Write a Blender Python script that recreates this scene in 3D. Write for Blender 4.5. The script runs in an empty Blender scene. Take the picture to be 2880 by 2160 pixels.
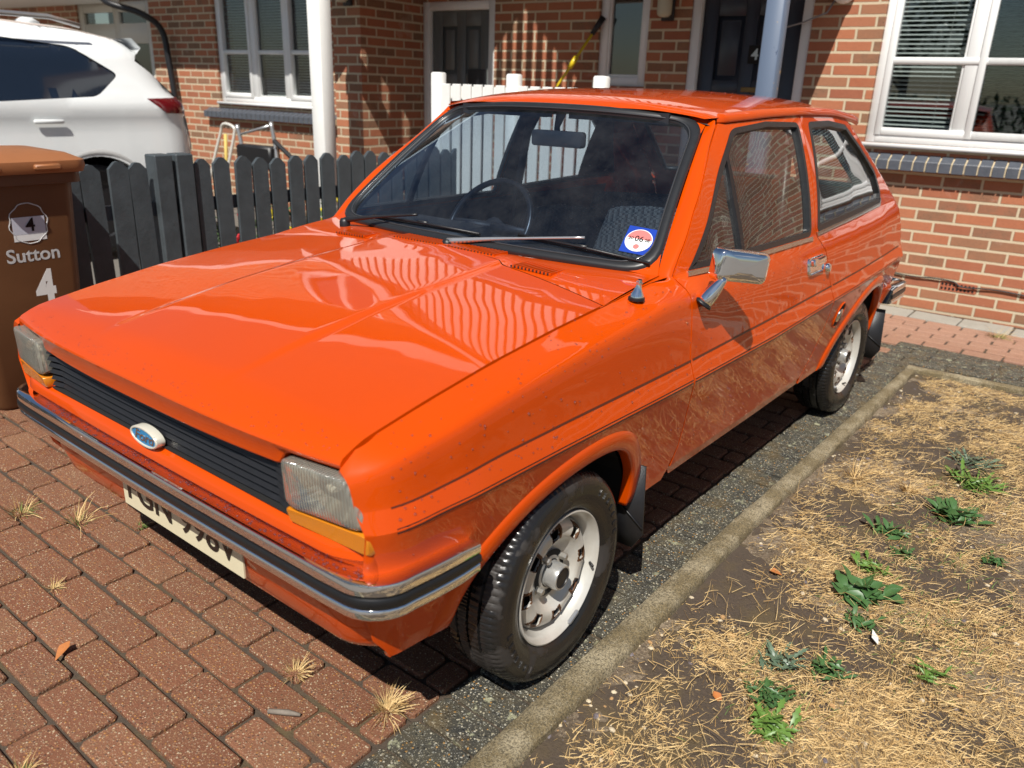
import bpy, math, random
import numpy as np
from mathutils import Vector, Matrix, geometry
R_=math.radians
rnd=random.Random(7)
SC=bpy.context.scene
COL=SC.collection
# ---------------------------------------------------------------- camera
cam=bpy.data.cameras.new('camera'); co=bpy.data.objects.new('camera',cam); COL.objects.link(co)
co.location=(-1.374847,-1.651906,1.359867)
co.rotation_mode='XYZ'
co.matrix_world=Matrix.Translation(co.location)@(Matrix.Rotation(R_(-51.973702),4,'Z')@Matrix.Rotation(R_(69.716120),4,'X')@Matrix.Rotation(R_(1.922658),4,'Z'))
cam.sensor_width=36; cam.lens=36*2257.58/2880
cam.clip_start=.05; cam.clip_end=3000
cam.dof.use_dof=True; cam.dof.focus_distance=2.35; cam.dof.aperture_fstop=3.6
SC.camera=co
# ---------------------------------------------------------------- world and sun
SUN=Vector((-.68,-.315,1)).normalized()
w=bpy.data.worlds.new('World'); SC.world=w; w.use_nodes=True
nt=w.node_tree; nt.nodes.clear()
def wn(t,**k):
    n=nt.nodes.new(t)
    for a,b in k.items(): setattr(n,a,b)
    return n
sky=wn('ShaderNodeTexSky'); sky.sky_type='NISHITA'; sky.sun_disc=False
sky.sun_elevation=math.asin(SUN.z); sky.sun_rotation=math.atan2(SUN.x,SUN.y); sky.air_density=1.0; sky.dust_density=.6; sky.ozone_density=1.4
bg=wn('ShaderNodeBackground'); bg.inputs['Strength'].default_value=.05
tc=wn('ShaderNodeTexCoord'); mp=wn('ShaderNodeMapping'); mp.inputs['Scale'].default_value=(1,1,2.2)
nz=wn('ShaderNodeTexNoise'); nz.inputs['Scale'].default_value=1.35; nz.inputs['Detail'].default_value=9; nz.inputs['Roughness'].default_value=.56
rp=wn('ShaderNodeValToRGB'); rp.color_ramp.elements[0].position=.635; rp.color_ramp.elements[1].position=.70
mx=wn('ShaderNodeMixRGB'); mx.inputs['Color2'].default_value=(6.5,6.8,7.2,1)
out=wn('ShaderNodeOutputWorld')
nt.links.new(tc.outputs['Generated'],mp.inputs['Vector']); nt.links.new(mp.outputs[0],nz.inputs['Vector']); nt.links.new(nz.outputs['Fac'],rp.inputs[0])
nt.links.new(rp.outputs[0],mx.inputs['Fac']); nt.links.new(sky.outputs[0],mx.inputs['Color1']); nt.links.new(mx.outputs[0],bg.inputs['Color']); nt.links.new(bg.outputs[0],out.inputs['Surface'])
sl=bpy.data.lights.new('sun','SUN'); sl.energy=5.0; sl.angle=R_(.53); sl.color=(1,.955,.88)
so=bpy.data.objects.new('sun',sl); COL.objects.link(so); so.rotation_euler=SUN.to_track_quat('Z','Y').to_euler(); so.location=(-6,-4,12)
SC.view_settings.view_transform='Standard'; SC.view_settings.look='None'; SC.view_settings.gamma=1
SC.view_settings.exposure=0.30
# ---------------------------------------------------------------- materials
class NM:
    def __init__(s,name):
        s.m=bpy.data.materials.new(name); s.m.use_nodes=True; s.t=s.m.node_tree; s.p=s.t.nodes['Principled BSDF']; s.o=s.t.nodes['Material Output']
    def n(s,t,ins=None,**k):
        x=s.t.nodes.new(t)
        for a,b in k.items(): setattr(x,a,b)
        for a,b in (ins or {}).items():
            if isinstance(b,bpy.types.NodeSocket): s.t.links.new(b,x.inputs[a])
            else: x.inputs[a].default_value=b
        return x
    def l(s,a,b): s.t.links.new(a,b)
    def set(s,**k):
        for a,b in k.items():
            a=a.replace('_',' ')
            i=s.p.inputs[a]
            if isinstance(b,bpy.types.NodeSocket): s.t.links.new(b,i)
            else: i.default_value=b
        return s
    def obj(s,scale=1,rot=None,loc=None):
        c=s.n('ShaderNodeTexCoord'); m=s.n('ShaderNodeMapping',{'Vector':c.outputs['Object']})
        m.inputs['Scale'].default_value=(scale,)*3 if not hasattr(scale,'__len__') else scale
        if rot: m.inputs['Rotation'].default_value=rot
        if loc: m.inputs['Location'].default_value=loc
        return m.outputs[0]
    def noise(s,v,scale,detail=4,rough=.5,dist=0):
        return s.n('ShaderNodeTexNoise',{'Vector':v,'Scale':scale,'Detail':detail,'Roughness':rough,'Distortion':dist}).outputs['Fac']
    def vor(s,v,scale,out='Distance',feature='F1',rand=1):
        x=s.n('ShaderNodeTexVoronoi',{'Vector':v,'Scale':scale,'Randomness':rand}); x.feature=feature; return x.outputs[out]
    def ramp(s,f,stops,interp='LINEAR'):
        x=s.n('ShaderNodeValToRGB',{0:f}); r=x.color_ramp; r.interpolation=interp
        while len(r.elements)<len(stops): r.elements.new(.5)
        for e,(p,c) in zip(r.elements,stops):
            e.position=p; e.color=(c,c,c,1) if not hasattr(c,'__len__') else tuple(c)+(1,)
        return x.outputs[0]
    def mix(s,f,a,b,mode='MIX'):
        return s.n('ShaderNodeMixRGB',{'Fac':f,'Color1':a if isinstance(a,bpy.types.NodeSocket) else tuple(a)+(1,),'Color2':b if isinstance(b,bpy.types.NodeSocket) else tuple(b)+(1,)},blend_type=mode).outputs[0]
    def math(s,op,a,b=0,c=0,clamp=False):
        x=s.n('ShaderNodeMath',{0:a,1:b,2:c},operation=op); x.use_clamp=clamp; return x.outputs[0]
    def bump(s,h,strength=.5,dist=.01,normal=None):
        x=s.n('ShaderNodeBump',{'Height':h,'Strength':strength,'Distance':dist})
        if normal is not None: s.l(normal,x.inputs['Normal'])
        return x.outputs[0]
    def bs(s,b): s.p.inputs['Base Color']; s.l(b,s.p.inputs['Base Color']); return s
def plain(name,c,rough=.5,metal=0,coat=0,spec=.5,var=.0,vs=20,bump=0,bscale=60):
    n=NM(name); n.set(Roughness=rough,Metallic=metal); n.p.inputs['Coat Weight'].default_value=coat; n.p.inputs['Coat Roughness'].default_value=.04; n.p.inputs['Specular IOR Level'].default_value=spec
    o=n.obj()
    if var:
        f=n.noise(o,vs,6,.6); n.bs(n.mix(f,[x*(1-var) for x in c],[min(1,x*(1+var)) for x in c]))
    else: n.p.inputs['Base Color'].default_value=tuple(c)+(1,)
    if bump: n.set(Normal=n.bump(n.noise(o,bscale,5,.6),bump,.004))
    return n.m
def rgb(r,g,b):
    f=lambda v:(v/255/12.92 if v/255<=.04045 else ((v/255+.055)/1.055)**2.4)
    return (f(r),f(g),f(b))
def glassmat(name,tint=(.75,.8,.78),ior=1.5,rough=0.0,dirt=.0,body=None):
    n=NM(name); n.t.nodes.remove(n.p)
    ge=n.n('ShaderNodeNewGeometry'); dt=n.n('ShaderNodeVectorMath',{0:ge.outputs['Normal'],1:ge.outputs['Incoming']},operation='DOT_PRODUCT').outputs['Value']
    f0=((ior-1)/(ior+1))**2; sch=n.math('MULTIPLY_ADD',n.math('POWER',n.math('SUBTRACT',1,n.math('ABSOLUTE',dt),clamp=True),5),1-f0,f0)
    tr=n.n('ShaderNodeBsdfTransparent',{'Color':tuple(tint)+(1,)}); gl=n.n('ShaderNodeBsdfGlossy',{'Color':tuple(body or (1,1,1))+(1,),'Roughness':rough})
    o=n.obj(); gl.inputs['Normal']; n.l(n.bump(n.noise(o,2.2,1,.4),.22,.004),gl.inputs['Normal'])
    f=n.math('MULTIPLY',sch,1.8,clamp=True)
    m=n.n('ShaderNodeMixShader',{0:f,1:tr.outputs[0],2:gl.outputs[0]}); res=m.outputs[0]
    if dirt:
        d=n.n('ShaderNodeBsdfDiffuse',{'Color':(.62,.64,.66,1)})
        k=n.math('MULTIPLY',n.ramp(n.noise(n.obj((1,1,1)),9,7,.7),[(.35,.15),(.75,1)]),dirt)
        res=n.n('ShaderNodeMixShader',{0:k,1:res,2:d.outputs[0]}).outputs[0]
    n.l(res,n.o.inputs['Surface']); return n.m
# ---------------------------------------------------------------- mesh helpers
def new_obj(name,me,mat=None,parent=None,smooth=False):
    o=bpy.data.objects.new(name,me); COL.objects.link(o)
    for m in (mat if isinstance(mat,(list,tuple)) else [mat] if mat else []): me.materials.append(m)
    if smooth:
        for p in me.polygons: p.use_smooth=True
    if parent is not None:
        o.parent=parent
        mw=parent_world(parent); o.matrix_parent_inverse=mw.inverted()
    return o
def parent_world(o):
    m=Matrix.Translation(o.location)@o.rotation_euler.to_matrix().to_4x4()
    if o.parent: m=parent_world(o.parent)@o.matrix_parent_inverse@m
    return m
class MB:
    def __init__(s): s.v=[];s.f=[];s.mi=[]
    def add(s,vs,fs,mi=0,M=None):
        b=len(s.v)
        s.v+=[tuple(M@Vector(v)) if M is not None else tuple(v) for v in vs]; s.f+=[tuple(b+i for i in f) for f in fs]; s.mi+=[mi]*len(fs); return s
    def box(s,lo,hi,mi=0,M=None):
        (a,b,c),(d,e,f)=lo,hi
        return s.add([(a,b,c),(d,b,c),(d,e,c),(a,e,c),(a,b,f),(d,b,f),(d,e,f),(a,e,f)],[(0,3,2,1),(4,5,6,7),(0,1,5,4),(1,2,6,5),(2,3,7,6),(3,0,4,7)],mi,M)
    def bbox(s,lo,hi,r=.005,mi=0,M=None):   # box with chamfered edges
        (a,b,c),(d,e,f)=lo,hi; vs=[];
        for sx in (0,1):
            for sy in (0,1):
                for sz in (0,1):
                    X=(a,d)[sx];Y=(b,e)[sy];Z=(c,f)[sz]; dx=r*(1-2*sx);dy=r*(1-2*sy);dz=r*(1-2*sz)
                    vs+=[(X,Y+dy,Z+dz),(X+dx,Y,Z+dz),(X+dx,Y+dy,Z)]
        I=lambda x,y,z,k:(x*4+y*2+z)*3+k
        F=[]
        for x in (0,1): q=[I(x,0,0,0),I(x,1,0,0),I(x,1,1,0),I(x,0,1,0)]; F.append(q if x else q[::-1])
        for y in (0,1): q=[I(0,y,0,1),I(1,y,0,1),I(1,y,1,1),I(0,y,1,1)]; F.append(q[::-1] if y else q)
        for z in (0,1): q=[I(0,0,z,2),I(1,0,z,2),I(1,1,z,2),I(0,1,z,2)]; F.append(q if z else q[::-1])
        for x in (0,1):
            for y in (0,1):
                q=[I(x,y,0,0),I(x,y,1,0),I(x,y,1,1),I(x,y,0,1)]; F.append(q if x!=y else q[::-1]); 
                for z in (0,1):
                    t=[I(x,y,z,0),I(x,y,z,1),I(x,y,z,2)]; F.append(t if (x+y+z)%2 else t[::-1])
            for z in (0,1):
                q=[I(x,0,z,0),I(x,1,z,0),I(x,1,z,2),I(x,0,z,2)]; F.append(q[::-1] if x!=z else q)
        for y in (0,1):
            for z in (0,1):
                q=[I(0,y,z,1),I(1,y,z,1),I(1,y,z,2),I(0,y,z,2)]; F.append(q if y!=z else q[::-1])
        return s.add(vs,F,mi,M)
    def tube(s,path,r,n=8,mi=0,closed=False,cap=True,M=None):
        P=[Vector(p) for p in path]; N=len(P); vs=[];up=None
        for i,p in enumerate(P):
            a=P[i-1] if (i>0 or closed) else P[i]; b=P[(i+1)%N] if (i<N-1 or closed) else P[i]
            t=(b-a).normalized()
            if up is None: up=t.orthogonal().normalized()
            up=(up-t*up.dot(t)).normalized(); si=t.cross(up)
            rr=r[i] if hasattr(r,'__len__') else r
            for k in range(n):
                A=2*math.pi*k/n; vs.append(p+(up*math.cos(A)+si*math.sin(A))*rr)
        F=[]
        for i in range(N if closed else N-1):
            j=(i+1)%N
            for k in range(n): F.append((i*n+k,i*n+(k+1)%n,j*n+(k+1)%n,j*n+k))
        if cap and not closed: F.append(tuple(range(n))[::-1]); F.append(tuple((N-1)*n+k for k in range(n)))
        return s.add(vs,F,mi,M)
    def lathe(s,prof,n=48,mi=0,axis='y',M=None,closed=False):   # prof: (r,h)
        vs=[];m=len(prof)
        for k in range(n):
            A=2*math.pi*k/n;c,q=math.cos(A),math.sin(A)
            for r,h in prof:
                vs.append({'y':(r*c,h,r*q),'z':(r*c,r*q,h),'x':(h,r*c,r*q)}[axis])
        F=[]
        for k in range(n):
            j=(k+1)%n
            for i in range(m if closed else m-1):
                i2=(i+1)%m
                F.append((k*m+i,k*m+i2,j*m+i2,j*m+i))
        return s.add(vs,F,mi,M)
    def grid(s,fn,nu,nv,mi=0,M=None,flip=False):
        vs=[fn(i/nu,j/nv) for i in range(nu+1) for j in range(nv+1)]
        F=[(i*(nv+1)+j,(i+1)*(nv+1)+j,(i+1)*(nv+1)+j+1,i*(nv+1)+j+1) for i in range(nu) for j in range(nv)]
        if flip: F=[f[::-1] for f in F]
        return s.add(vs,F,mi,M)
    def prism(s,poly,lo,hi,ax='y',mi=0,M=None):  # poly 2D extruded along axis
        n=len(poly); e={'y':lambda p,h:(p[0],h,p[1]),'x':lambda p,h:(h,p[0],p[1]),'z':lambda p,h:(p[0],p[1],h)}[ax]
        vs=[e(p,lo) for p in poly]+[e(p,hi) for p in poly]
        F=[tuple(range(n)),tuple(range(2*n-1,n-1,-1))]+[(i,n+i,n+(i+1)%n,(i+1)%n) for i in range(n)]
        return s.add(vs,F,mi,M)
    def sweep(s,path,prof,mi=0,cap=True):  # path: list of (pos, outdir, updir); prof (d,z)
        n=len(prof); vs=[]
        for p,o,u in path:
            p=Vector(p);o=Vector(o);u=Vector(u)
            for d,z in prof: vs.append(p+o*d+u*z)
        F=[(i*n+k,i*n+k+1,(i+1)*n+k+1,(i+1)*n+k) for i in range(len(path)-1) for k in range(n-1)]
        if cap: F+= [tuple(range(n))[::-1],tuple((len(path)-1)*n+k for k in range(n))]
        return s.add(vs,F,mi)
    def build(s,name,mat=None,parent=None,smooth=False,angle=None,fix=True):
        me=bpy.data.meshes.new(name); me.from_pydata(s.v,[],s.f)
        for p,m in zip(me.polygons,s.mi): p.material_index=m
        if fix:
            import bmesh
            b=bmesh.new(); b.from_mesh(me); bmesh.ops.recalc_face_normals(b,faces=b.faces)
            if angle is not None:
                for e in b.edges:
                    if len(e.link_faces)==2 and e.calc_face_angle(0)>R_(angle): e.smooth=False
            b.to_mesh(me); b.free()
        me.update()
        return new_obj(name,me,mat,parent,smooth or angle is not None)
def thing(name,label,cat,loc=(0,0,0),group=None,rz=0):
    o=bpy.data.objects.new(name,None); COL.objects.link(o); o.location=loc; o.rotation_euler=(0,0,rz); o.empty_display_size=.1
    o['label']=label;o['category']=cat
    if group:o['group']=group
    return o
def tag(o,label=None,cat=None,group=None,kind=None):
    if label:o['label']=label
    if cat:o['category']=cat
    if group:o['group']=group
    if kind:o['kind']=kind
    return o
def bez(pts,n=12):  # Catmull-Rom through points
    P=[Vector(p) for p in pts]; P=[P[0]*2-P[1]]+P+[P[-1]*2-P[-2]]; o=[]
    for i in range(1,len(P)-2):
        for k in range(n):
            t=k/n; a,b,c,d=P[i-1:i+3]
            o.append(.5*((2*b)+(c-a)*t+(2*a-5*b+4*c-d)*t*t+(3*b-a-3*c+d)*t**3))
    return o+[P[-2]]
def roundrect(w,h,r,n=5):
    o=[]
    for cx,cy,a0 in ((w/2-r,h/2-r,0),(-w/2+r,h/2-r,90),(-w/2+r,-h/2+r,180),(w/2-r,-h/2+r,270)):
        for k in range(n+1):
            a=R_(a0+90*k/n); o.append((cx+r*math.cos(a),cy+r*math.sin(a)))
    return o
def text_mesh(name,txt,size,M,mat,parent,extrude=.0006,bold=0,shear=0,sx=1):
    c=bpy.data.curves.new(name,'FONT'); c.body=txt; c.size=size; c.extrude=extrude; c.align_x='CENTER'; c.align_y='CENTER'; c.offset=bold; c.shear=shear; c.resolution_u=4
    t=bpy.data.objects.new(name,c); COL.objects.link(t); bpy.context.view_layer.update()
    me=bpy.data.meshes.new_from_object(t); bpy.data.objects.remove(t); me.transform(M@Matrix.Diagonal((sx,1,1,1)))
    return new_obj(name,me,mat,parent)
# ---------------------------------------------------------------- side surface of the small hatchback
XS=np.arange(-0.64,3.001,0.01)
def tab(pts,sm=3):
    p=np.array(pts,float); v=np.interp(XS,p[:,0],p[:,1])
    for _ in range(sm):
        w=np.pad(v,3,mode='edge'); v=np.convolve(w,np.array([1,2,3,4,3,2,1])/16.,'valid')
    return v
yD=tab([(-.62,.675),(-.58,.700),(-.56,.720),(-.53,.740),(-.48,.755),(-.35,.768),(-.1,.774),(.3,.778),(1.2,.782),(2.0,.778),(2.4,.768),(2.7,.752),(3,.74)],1)
zD=tab([(-.62,.614),(-.53,.619),(-.44,.628),(-.07,.632),(.5,.627),(1.1,.629),(1.7,.645),(2.35,.662),(3,.67)])
zC=tab([(-.62,.655),(-.53,.660),(-.27,.679),(-.04,.682),(.5,.682),(1.07,.692),(1.67,.702),(2.35,.716),(3,.722)])
zg=tab([(-.62,.728),(-.567,.744),(-.529,.766),(-.363,.797),(-.164,.828),(.053,.853),(.291,.874),(.45,.893),(.55,.905),(1.5,.905),(2.0,.918),(2.39,.935),(3,.95)],1)
yg=tab([(-.62,.655),(.38,.657),(.47,.663),(.54,.682),(.62,.698),(.75,.713),(1.5,.722),(2.0,.715),(2.4,.70),(3,.68)],1)
y6=tab([(-.62,.50),(.9,.528),(1.0,.546),(1.2,.566),(1.6,.582),(2.0,.580),(2.4,.57),(3,.55)])
z6=tab([(-.62,1.25),(.9,1.278),(1.0,1.290),(1.3,1.306),(1.6,1.313),(1.93,1.308),(2.22,1.285),(2.4,1.25),(3,1.1)])
z4=np.where(XS<.4, zg-.034, zg-.034-(.045)*np.clip((XS-.4)/.35,0,1)); 
y4=np.interp(XS,[-.62,-.56,-.45,.1,.4,.75,3],[.022,.024,.030,.033,.033,.034,.036])
Y=[yD-.070,yD-.038,yD,yD-.017,yD-y4,yg,y6]
z0=np.interp(XS,[-.64,3],[.30,.315])
Z=[z0, z0+(zD-z0)*.5, zD, zC, z4, zg, z6]
TU=np.array([0,.16,.33,.38,.50,.60,1.0])
def sm(v):
    w=np.pad(v,3,mode='edge'); return np.convolve(w,np.array([1,2,3,4,3,2,1])/16.,'valid')
Y[4]=sm(Y[4]);Z[4]=sm(Z[4])
YY=np.array(Y);ZZ=np.array(Z)
XE=np.array([(.28,2.80),(.50,2.86),(.67,2.87),(.80,2.835),(.90,2.78),(.94,2.73),(1.06,2.54),(1.20,2.33),(1.29,2.19),(1.4,2.02)])
def quad(a,b,c,t): # t in 0..2
    return a*(t-1)*(t-2)/2 - b*t*(t-2) + c*t*(t-1)/2
def herm(a,b,c,t):
    d1=b-a;d2=c-b; m=0 if d1*d2<=0 else 2*d1*d2/(d1+d2)
    if t<=1: p,q,m0,m1=a,b,d1*1.15,m
    else: p,q,m0,m1=b,c,m,d2*.9; t=t-1
    return (2*t**3-3*t*t+1)*p+(t**3-2*t*t+t)*m0+(-2*t**3+3*t*t)*q+(t**3-t*t)*m1
def S(x,u):
    x=float(x);u=min(max(float(u),0),6)
    r=[np.interp(x,XS,YY[j]) for j in range(7)]; q=[np.interp(x,XS,ZZ[j]) for j in range(7)]
    if u<=2: y=quad(r[0],r[1],r[2],u); z=quad(q[0],q[1],q[2],u)
    elif u<=3: t=u-2; y=r[2]+(r[3]-r[2])*t; z=q[2]+(q[3]-q[2])*t
    elif u<=5: y=herm(r[3],r[4],r[5],u-3); z=herm(q[3],q[4],q[5],u-3)
    else: t=u-5; y=r[5]+(r[6]-r[5])*t+.016*4*t*(1-t); z=q[5]+(q[6]-q[5])*t
    xe=np.interp(z,XE[:,0],XE[:,1]); R=.11; d=max(xe-x,0.0)
    if d<R: y-= R-np.sqrt(max(R*R-(R-d)**2,0))
    return np.array([x,-y,z])
def uofz(x,z):
    lo,hi=0.,6.
    for _ in range(30):
        m=(lo+hi)/2
        if S(x,m)[2]<z: lo=m
        else: hi=m
    return (lo+hi)/2
def tofu(u): return float(np.interp(u,range(7),TU))
def uoft(t): return float(np.interp(t,TU,range(7)))
def nrm(x,u,e=.004):
    a=S(x-e,u);b=S(x+e,u);c=S(x,max(u-e*5,0));d=S(x,min(u+e*5,6))
    n=np.cross(b-a,d-c); n/=np.linalg.norm(n)+1e-12
    return n if n[1]<0 or abs(n[1])<.3 and n[2]>0 else -n
# ---------------------------------------------------------------- paint and trim materials
def paint(name,c,flake=0):
    n=NM(name); o=n.obj()
    n.set(Roughness=.42); n.p.inputs['Coat Weight'].default_value=1; n.p.inputs['Coat Roughness'].default_value=.015; n.p.inputs['Coat IOR'].default_value=1.42
    n.p.inputs['Specular IOR Level'].default_value=.05
    n.bs(n.mix(n.noise(o,2.5,3,.5),[x*.94 for x in c],[x*1.05 for x in c]))
    b=n.bump(n.noise(o,2.8,2,.45),.24,.010); n.l(n.ramp(n.noise(o,6,6,.7),[(.45,.012),(.75,.05)]),n.p.inputs['Coat Roughness'])
    n.l(b,n.p.inputs['Coat Normal']); return n.m
M_P=paint('orange paint',(.57,.060,.0002))
M_PW=paint('white paint',(.78,.80,.80)); M_PR=paint('red paint',(.30,.012,.015)); M_PG=paint('silver grey paint',(.32,.34,.36))
M_BLK=plain('black plastic',(.012,.012,.014),.42,var=.4,vs=40,bump=.15,bscale=300)
M_STR=plain('brown crease shadow stripe',(.10,.02,.008),.4)
M_SEAL=plain('black rubber seal',(.018,.019,.021),.38,var=.3,vs=30)
M_RUB=plain('black rubber strip',(.010,.010,.011),.34,var=.3,vs=30)
M_CH=plain('chrome',(.90,.91,.93),.03,1)
M_CHS=plain('satin bright trim',(.62,.60,.56),.22,1,var=.15,vs=60)
M_DK=plain('dark underside',(.008,.008,.008),.9)
M_GL=glassmat('side window glass',(.80,.84,.82),dirt=.05)
M_WS=glassmat('windscreen glass',(.52,.62,.74),dirt=.03,body=(.62,.80,1.0))
M_INT=plain('dark interior vinyl',(.018,.018,.022),.55,bump=.2,bscale=200)
def houndstooth():
    n=NM('houndstooth fabric'); o=n.obj(rot=(.3,.2,.1))
    c=n.n('ShaderNodeTexChecker',{'Vector':o,'Scale':84.0,'Color1':(.11,.108,.098,1),'Color2':(.012,.012,.014,1)}).outputs['Color']
    c2=n.n('ShaderNodeTexChecker',{'Vector':o,'Scale':168.0,'Color1':(.11,.108,.098,1),'Color2':(.012,.012,.014,1)}).outputs['Color']
    n.bs(n.mix(.35,c,c2)); n.set(Roughness=.9); return n.m
M_HT=houndstooth()
CAR=thing('hatchback_car','small three-door orange hatchback with chrome bumpers parked on the brick drive','car',(1.14,0,0))
# ---------------------------------------------------------------- panels cut from the side surface
def pip(px,py,poly):
    ins=np.zeros(len(px),bool); n=len(poly)
    for i in range(n):
        x1,y1=poly[i]; x2,y2=poly[(i+1)%n]
        if y1==y2: continue
        c=((y1>py)!=(y2>py))&(px<(x2-x1)*(py-y1)/(y2-y1)+x1); ins^=c
    return ins
def resamp(poly,step,closed=True):
    o=[];n=len(poly)
    for i in range(n if closed else n-1):
        a=np.array(poly[i]);b=np.array(poly[(i+1)%n]); k=max(1,int(np.ceil(np.linalg.norm(b-a)/step)))
        for j in range(k): o.append(tuple(a+(b-a)*j/k))
    return o
def roundpoly(poly,r,idx=None,n=5):
    o=[];N=len(poly)
    for i,p in enumerate(poly):
        p=np.array(p,float);a=np.array(poly[i-1],float);b=np.array(poly[(i+1)%N],float)
        rr=r if (idx is None or i in idx) else 0
        if rr==0: o.append(tuple(p)); continue
        u=(a-p)/np.linalg.norm(a-p);v=(b-p)/np.linalg.norm(b-p); q=min(rr,np.linalg.norm(a-p)*.45,np.linalg.norm(b-p)*.45)
        for k in range(n+1):
            t=k/n; o.append(tuple((p+u*q)*(1-t)**2+p*2*t*(1-t)+(p+v*q)*t*t))
    return o
def ptri(outline,holes,step=.012,gs=.028,rails=(2,3)):
    loops=[[(x,tofu(uofz(x,z))) for x,z in resamp(l,step)] for l in [outline]+holes]
    pts=[];edges=[]
    for l in loops:
        b=len(pts);pts+=l;edges+=[(b+i,b+(i+1)%len(l)) for i in range(len(l))]
    L0=np.array(loops[0]); x0,x1,t0,t1=L0[:,0].min(),L0[:,0].max(),L0[:,1].min(),L0[:,1].max()
    gx,gt=np.meshgrid(np.arange(x0,x1,gs),np.arange(t0,t1,gs*.9)); gx[::2]+=gs/2
    cand=list(zip(gx.ravel(),gt.ravel()))
    cand=[c for c in cand if all(abs(c[1]-TU[r])>.006 for r in rails)]
    for r in rails: cand+=[(x,TU[r]) for x in np.arange(x0,x1,.012)]
    C=np.array(cand); ok=pip(C[:,0],C[:,1],loops[0])
    for h in loops[1:]: ok&=~pip(C[:,0],C[:,1],h)
    C=C[ok]; B=np.array(pts)
    d=np.min((C[:,None,0]-B[None,:,0])**2+(C[:,None,1]-B[None,:,1])**2,axis=1); C=C[d>.006**2]
    allp=[Vector(p) for p in pts]+[Vector(p) for p in C]
    vs,es,fs,_,_,_=geometry.delaunay_2d_cdt(allp,edges,[],0,1e-6)
    V=np.array([tuple(v) for v in vs]); F=np.array([f for f in fs if len(f)==3])
    cen=V[F].mean(axis=1); ok=pip(cen[:,0],cen[:,1],loops[0])
    for h in loops[1:]: ok&=~pip(cen[:,0],cen[:,1],h)
    return V,F[ok]
def panel(name,outline,holes,sg,mat,parent,off=0.0,flange=.013,gs=.028,step=.012,rails=(2,3),bulge=None):
    V,F=ptri(outline,holes,step,gs,rails)
    used=sorted(set(F.ravel())); mp={u:i for i,u in enumerate(used)}; V=V[used]; F=np.array([[mp[a] for a in f] for f in F])
    U=[uoft(t) for t in V[:,1]]; P=[];Nv=[]
    for (x,t),u in zip(V,U):
        n=nrm(x,u); p=S(x,u)+n*off
        if bulge: p=p+n*bulge(x,p[2])
        P.append(p);Nv.append(n)
    P=np.array(P);Nv=np.array(Nv)
    # orient
    faces=[];norms=[]
    for f in F:
        a,b,c=P[f]; fn=np.cross(b-a,c-a)
        if np.dot(fn,Nv[f].mean(axis=0))<0: f=f[::-1]
        faces.append(tuple(int(i) for i in f)); m=V[list(f)].mean(axis=0)
        for i in f:
            q=V[i]+(m-V[i])*.12; norms.append(nrm(q[0],uoft(q[1]),.003))
    if flange:
        from collections import Counter
        cnt=Counter(); 
        for f in faces:
            for k in range(3): cnt[tuple(sorted((f[k],f[(k+1)%3])))]+=1
        be=[(f[k],f[(k+1)%3]) for f in faces for k in range(3) if cnt[tuple(sorted((f[k],f[(k+1)%3])))]==1]
        inner={};PL=list(P)
        for a,b in be:
            for i in (a,b):
                if i not in inner: inner[i]=len(PL);PL.append(P[i]-Nv[i]*flange)
        for a,b in be:
            f=(b,a,inner[a],inner[b]); q=[PL[i] for i in f]; fn=np.cross(q[1]-q[0],q[2]-q[0]); fn/=np.linalg.norm(fn)+1e-12
            faces.append(f); norms+=[fn]*4
        P=np.array(PL)
    if sg<0:
        P=P*[1,-1,1]; nn=[];k=0
        for f in faces:
            m=len(f); nn+=[norms[k+j]*[1,-1,1] for j in range(m)][::-1]; k+=m
        norms=nn; faces=[f[::-1] for f in faces]
    me=bpy.data.meshes.new(name); me.from_pydata([tuple(p) for p in P],[],faces); me.update()
    for p in me.polygons: p.use_smooth=True
    me.normals_split_custom_set([tuple(n) for n in norms])
    return new_obj(name,me,mat,parent)
G=.0028
door_f=[(.991,1.277),(.871,1.179),(.692,1.05),(.583,.95),(.537,.897),(.539,.70),(.544,.64),(.563,.56),(.588,.46),(.594,.40),(.58,.338)]
door_r=[(1.635,.338),(1.682,.41),(1.710,.50),(1.708,.583),(1.684,.655),(1.655,.74),(1.606,.841),(1.543,.895),(1.530,.94),(1.566,1.288)]
zt=lambda x: float(np.interp(x,XS,z6))
zgf=lambda x: float(np.interp(x,XS,zg))
ztop=[(x,zt(x)-.016) for x in np.arange(1.5,1.01,-.06)]
door=[(x+G,z) for x,z in door_f[::-1]][0:]+[]
door=[(x+G,z) for x,z in door_f]+[(x-G,z) for x,z in door_r[:-1]]+[(1.563,zt(1.563)-.016)]+ztop
win=roundpoly([(1.052,1.262),(.607,.910),(1.482,.905),(1.534,1.276),(1.28,1.281)],.03,(0,2,3))
win=[(a,b) for a,b in win]
arc_f=[(-.352,.285),(-.335,.35),(-.30,.405),(-.225,.463),(-.14,.510),(-.04,.540),(.075,.553),(.17,.546),(.240,.517),(.290,.468),(.330,.40),(.350,.285)]
arc_r=[(1.89,.285),(1.915,.35),(1.96,.41),(2.03,.468),(2.12,.525),(2.21,.566),(2.31,.586),(2.40,.579),(2.485,.545),(2.55,.49),(2.60,.41),(2.62,.285)]
def smoothline(p,n=6): return [(v[0],v[1]) for v in bez([(a,b,0) for a,b in p],n)]
AF=smoothline(arc_f);AR=smoothline(arc_r)
wing_front=[(-.580,.734),(-.577,.70),(-.569,.60),(-.564,.52),(-.556,.44),(-.533,.36),(-.49,.302)]
wing=wing_front+[(x,z+.0) for x,z in AF]+[(.545,.302),(.570,.338)]+[(x-G,z) for x,z in door_f[4:][::-1][1:]]+[(x,zgf(x)-.001) for x in np.arange(.46,-.575,-.05)]
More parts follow.
